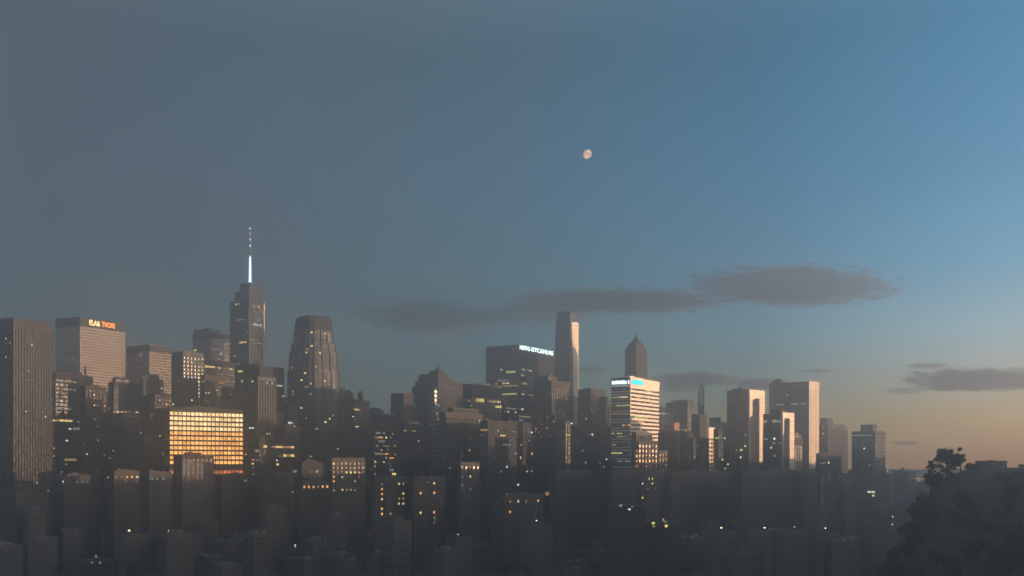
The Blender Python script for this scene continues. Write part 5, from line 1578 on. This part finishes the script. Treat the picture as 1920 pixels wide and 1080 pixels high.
knoll_tree(1774, 800, 842, 10.0, 1, 'big ragged broadleaf tree on top of the dark knoll', 70, 110)
knoll_tree(1801, 796, 839, 4.6, 5, 'slim taller tree pressed against the big ragged tree', 26, 90)
knoll_tree(1745, 806, 863, 4.6, 7, 'small ragged tree on the slope below the big tree', 36, 90)
knoll_tree(1822, 790, 870, 5.4, 12, 'low round tree between the big tree and the flat-roofed house', 28, 80)
first = tree(on_hill(1700, 815), 13, 6.2, 21, 'dark slope tree half lost in the shadow of the knoll', nclump=26, per=60, leaf=.8, group='trees on the dark slope')
tr_ = random.Random(4)
n_ = 0
while n_ < 120:
    px, D = tr_.uniform(1640, 1935), tr_.uniform(560, 830)
    q = on_hill(px, D)
    if q.z < 4 or 1815 < px < 1905 and D > 740: continue
    c = copy_tree(first); c.location = q; c.rotation_euler = (0, 0, px)
    s_ = tr_.uniform(.55, 1.05)
    # keep the skyline as the photograph has it
    while q.z + 13 * s_ > CAMZ + (HY - 884) / F * D and s_ > .25: s_ *= .85
    c.scale = (s_ * 1.1, s_ * 1.1, s_); n_ += 1
low_first = tree((0, 0, 0), 11, 5.0, 31, 'dark street tree among the low unlit blocks', nclump=24, per=50, leaf=.6, group='street trees of the near city')
got = 0
for _ in range(900):
    if got >= 30: break
    D = rg.uniform(1090, 1200); px = rg.uniform(0, 1700)
    x = (px - CX) / F * D
    c = Vector((x, D, 0))
    P = rect_at(c, 0, 7, 7)
    if HZ(x, D) > .3 or any(overlap(P, o.corners(0)) for o in placed): continue
    o = low_first if got == 0 else copy_tree(low_first)
    s_ = rg.uniform(.8, 1.4)
    o.location = c; o.rotation_euler = (0, 0, rg.uniform(0, 6)); o.scale = (s_, s_, s_)
    placed.append(Rect(P)); got += 1

# ---- flat-roofed house on the knoll
def knoll_house():
    D = 812.0
    xa, xb = (1832 - CX) / F * D, (1894 - CX) / F * D
    xm = (xa + xb) / 2
    g = HZ(xm, D) - 4
    top = CAMZ + (HY - 864) / F * D
    r = empty('flat_roofed_house', (xm, D + 4, g), radians(28))
    tag(r, 'dark flat-roofed house on the knoll beside the big ragged tree', 'house')
    w = (xb - xa) * .78; H = top - g; d = 13.0
    m = MB(); m.box(-w / 2, w / 2, -d / 2, d / 2, 0, H - .5); m.build('wall', MATS['house_wall'], r)
    m = MB(); m.box(-w / 2 - .5, w / 2 + .5, -d / 2 - .5, d / 2 + .5, H - .5, H); m.box(-w * .1, w * .12, -1, 1.2, H, H + .5); m.build('roof', MATS['dark_stone'], r)
    for i in range(4):
        m = MB(); x = -w / 2 + 1.4 + i * (w - 2.8) / 3
        m.box(x - 1.2, x + 1.2, -d / 2 - .06, -d / 2 + .05, H - 4.6, H - 2.2); f = m.build('window', MATS['dark_glass'], r)
        m = MB(); m.box(x - 1.4, x + 1.4, -d / 2 - .14, -d / 2 - .061, H - 4.95, H - 4.61); m.build('sill', MATS['grey_stone'], f)
    for i in range(2):
        m = MB(); y = -d / 2 + 1.8 + i * 3.2
        m.box(-w / 2 - .06, -w / 2 + .05, y - .7, y + .7, H - 3.2, H - 1.5); m.build('window', MATS['dark_glass'], r)
knoll_house()

# ---------------------------------------------------------------- moon and clouds
def sky_moon():
    D = 14000.0
    p = W(1100, 288.5, D)
    R0 = 9.0 / F * D
    bm = bmesh.new(); bmesh.ops.create_uvsphere(bm, u_segments=48, v_segments=24, radius=R0)
    me = bpy.data.meshes.new('moon'); bm.to_mesh(me); bm.free()
    for q in me.polygons: q.use_smooth = True
    o = bpy.data.objects.new('moon', me); COL.objects.link(o); o.location = p
    tag(o, 'small gibbous moon hanging alone in the blue dusk sky', 'moon')
    m, nt, out = mat_base('moon')
    N, L = nt.nodes, nt.links
    geo = N.new('ShaderNodeNewGeometry')
    dt = N.new('ShaderNodeVectorMath'); dt.operation = 'DOT_PRODUCT'
    # the moon's phase is painted into its emission along this fixed direction
    lv = Vector((.48, -.74, -.44)).normalized()
    dt.inputs[1].default_value = lv
    L.new(geo.outputs['Normal'], dt.inputs[0])
    mr = N.new('ShaderNodeMapRange'); mr.interpolation_type = 'SMOOTHSTEP'
    mr.inputs['From Min'].default_value = -.2; mr.inputs['From Max'].default_value = .75
    L.new(dt.outputs['Value'], mr.inputs[0])
    tcn = N.new('ShaderNodeTexCoord')
    nz_ = N.new('ShaderNodeTexNoise'); nz_.inputs['Scale'].default_value = 1.6 / R0; nz_.inputs['Detail'].default_value = 6
    L.new(tcn.outputs['Object'], nz_.inputs[0])
    cr = N.new('ShaderNodeValToRGB'); cr.color_ramp.elements[0].position = .38; cr.color_ramp.elements[0].color = srgb(196, 148, 126)
    cr.color_ramp.elements[1].position = .62; cr.color_ramp.elements[1].color = srgb(250, 214, 176)
    L.new(nz_.outputs[0], cr.inputs[0])
    e = N.new('ShaderNodeEmission'); L.new(cr.outputs[0], e.inputs['Color'])
    ms_ = N.new('ShaderNodeMath'); ms_.operation = 'MULTIPLY'; ms_.inputs[1].default_value = 1.7 / 2 ** EXPO
    bf_ = N.new('ShaderNodeMath'); bf_.operation = 'SUBTRACT'; bf_.inputs[0].default_value = 1.0
    L.new(geo.outputs['Backfacing'], bf_.inputs[1])
    lit_ = N.new('ShaderNodeMath'); lit_.operation = 'MULTIPLY'
    L.new(mr.outputs[0], lit_.inputs[0]); L.new(bf_.outputs[0], lit_.inputs[1])
    L.new(lit_.outputs[0], ms_.inputs[0]); L.new(ms_.outputs[0], e.inputs['Strength'])
    tr = N.new('ShaderNodeBsdfTransparent')
    ad = N.new('ShaderNodeMixShader')
    fr = N.new('ShaderNodeMath'); fr.operation = 'MULTIPLY'; fr.inputs[1].default_value = 2.2; fr.use_clamp = True
    L.new(lit_.outputs[0], fr.inputs[0])
    L.new(fr.outputs[0], ad.inputs[0]); L.new(tr.outputs[0], ad.inputs[1]); L.new(e.outputs[0], ad.inputs[2])
    L.new(ad.outputs[0], out.inputs['Surface'])
    m.cycles.emission_sampling = 'NONE'
    me.materials.append(m)
sky_moon()


def cloud_mat(name, dens, seed, col=(.12, .125, .16), thr=.42):
    m, nt, out = mat_base(name)
    N, L = nt.nodes, nt.links
    tcn = N.new('ShaderNodeTexCoord')
    ln = N.new('ShaderNodeVectorMath'); ln.operation = 'LENGTH'; 
    mp_ = N.new('ShaderNodeMapping'); mp_.inputs['Scale'].default_value = (2.1, 1.6, 1.3); mp_.inputs['Location'].default_value = (seed, seed * .7, seed * .3)
    L.new(tcn.outputs['Object'], mp_.inputs[0]); L.new(tcn.outputs['Object'], ln.inputs[0])
    n = N.new('ShaderNodeTexNoise'); n.inputs['Scale'].default_value = 2.8; n.inputs['Detail'].default_value = 6; n.inputs['Roughness'].default_value = .62
    L.new(mp_.outputs[0], n.inputs[0])
    # falls off from the heart of the cloud to its skin, broken up by the noise
    inv = N.new('ShaderNodeMath'); inv.operation = 'SUBTRACT'; inv.inputs[0].default_value = 1.0
    L.new(ln.outputs['Value'], inv.inputs[1])
    nm = N.new('ShaderNodeMath'); nm.operation = 'MULTIPLY_ADD'; nm.inputs[1].default_value = 2.7; nm.inputs[2].default_value = -1.54
    L.new(n.outputs[0], nm.inputs[0])
    ad = N.new('ShaderNodeMath'); ad.operation = 'ADD'
    L.new(inv.outputs[0], ad.inputs[0]); L.new(nm.outputs[0], ad.inputs[1])
    mr = N.new('ShaderNodeMapRange'); mr.inputs['From Min'].default_value = 0; mr.inputs['From Max'].default_value = .28; mr.inputs['To Max'].default_value = dens
    L.new(ad.outputs[0], mr.inputs[0])
    v = N.new('ShaderNodeVolumePrincipled'); v.inputs['Color'].default_value = (*col, 1); v.inputs['Anisotropy'].default_value = .0
    L.new(mr.outputs[0], v.inputs['Density'])
    L.new(v.outputs[0], out.inputs['Volume'])
    return m


_cm = {}
def cloud(px0, px1, py0, py1, D, dens, seed, label, tilt=0.0):
    a, b = W(px0, py0, D), W(px1, py1, D)
    c = (a + b) / 2
    rx, rz = abs(b.x - a.x) / 2 * 1.08, abs(a.z - b.z) / 2 * 1.15
    bm = bmesh.new(); bmesh.ops.create_icosphere(bm, subdivisions=3, radius=1.0)
    me = bpy.data.meshes.new('cloud'); bm.to_mesh(me); bm.free()
    o = bpy.data.objects.new('cloud', me); COL.objects.link(o)
    o.location = c; ry = min(rx, rz * 5); o.scale = (rx, ry, rz); o.rotation_euler = (0, radians(tilt), 0)
    tag(o, label, 'cloud', 'dark streaked clouds of the dusk sky')
    me.materials.append(cloud_mat('cloud_vapour', dens / ry, seed))


CD_ = 9000.0
cloud(1282, 1684, 508, 566, CD_, 6.5, 1.3, 'largest grey-brown lens cloud high above the arch-fronted towers', 2.0)
cloud(985, 1385, 545, 583, CD_ + 900, 5.0, 4.1, 'long flat grey cloud just above the slanted glass tower', 1.0)
cloud(890, 1180, 546, 606, CD_ + 1800, 1.6, 9.7, 'thin mauve cloud veil beside the head of the slanted glass tower', -3.0)
cloud(640, 960, 564, 628, CD_ + 900, 1.6, 6.2, 'faintest long mauve cloud, farthest from the dusk glow', 2.0)
cloud(1215, 1395, 697, 724, CD_ + 2500, 2.4, 2.9, 'flat grey cloud crossing behind the lattice mast', 1.0)
cloud(1225, 1330, 716, 736, CD_ + 2600, 1.2, 3.9, 'dim wisp under the cloud behind the lattice mast')
cloud(1370, 1470, 708, 732, CD_ + 2500, 2.2, 7.7, 'short grey cloud between the arch-fronted tower and the widest slab')
cloud(1690, 1990, 692, 732, CD_ + 1500, 5.0, 12.4, 'dark blue-grey cloud low over the orange dusk', 1.5)
cloud(1710, 1850, 718, 734, CD_ + 1700, 1.5, 15.4, 'pinkish wisp trailing under the low dark blue-grey cloud')
cloud(1690, 1790, 680, 692, CD_ + 1700, 1.1, 17.0, 'thin grey wisp above the low dark blue-grey cloud')
cloud(1080, 1140, 684, 702, CD_ + 2500, 1.1, 21.0, 'small grey puff between the slanted glass tower and the gothic crown')
cloud(1490, 1570, 690, 700, CD_ + 2500, .8, 24.0, 'thin grey wisp above the widest slab')
cloud(1670, 1725, 826, 835, CD_ + 3500, 1.2, 27.0, 'tiny dark wisp low against the orange horizon')
cloud(1655, 1740, 725, 740, CD_ + 2500, .8, 29.0, 'short faint wisp trailing from the low dark cloud')

# ---------------------------------------------------------------- haze: even air round the camera and the whole city
TOPZ = 600.0
hm = MB(); hm.box(-1310, 1310, -650, 2540, -1.5, TOPZ)
m, nt, out = mat_base('haze_air')
v = nt.nodes.new('ShaderNodeVolumePrincipled')
v.inputs['Color'].default_value = (.80, .89, .97, 1)
v.inputs['Density'].default_value = HAZE = 0.00047
v.inputs['Anisotropy'].default_value = 0.86
nt.links.new(v.outputs[0], out.inputs['Volume'])
h = hm.build('haze', m)
h['kind'] = 'stuff'
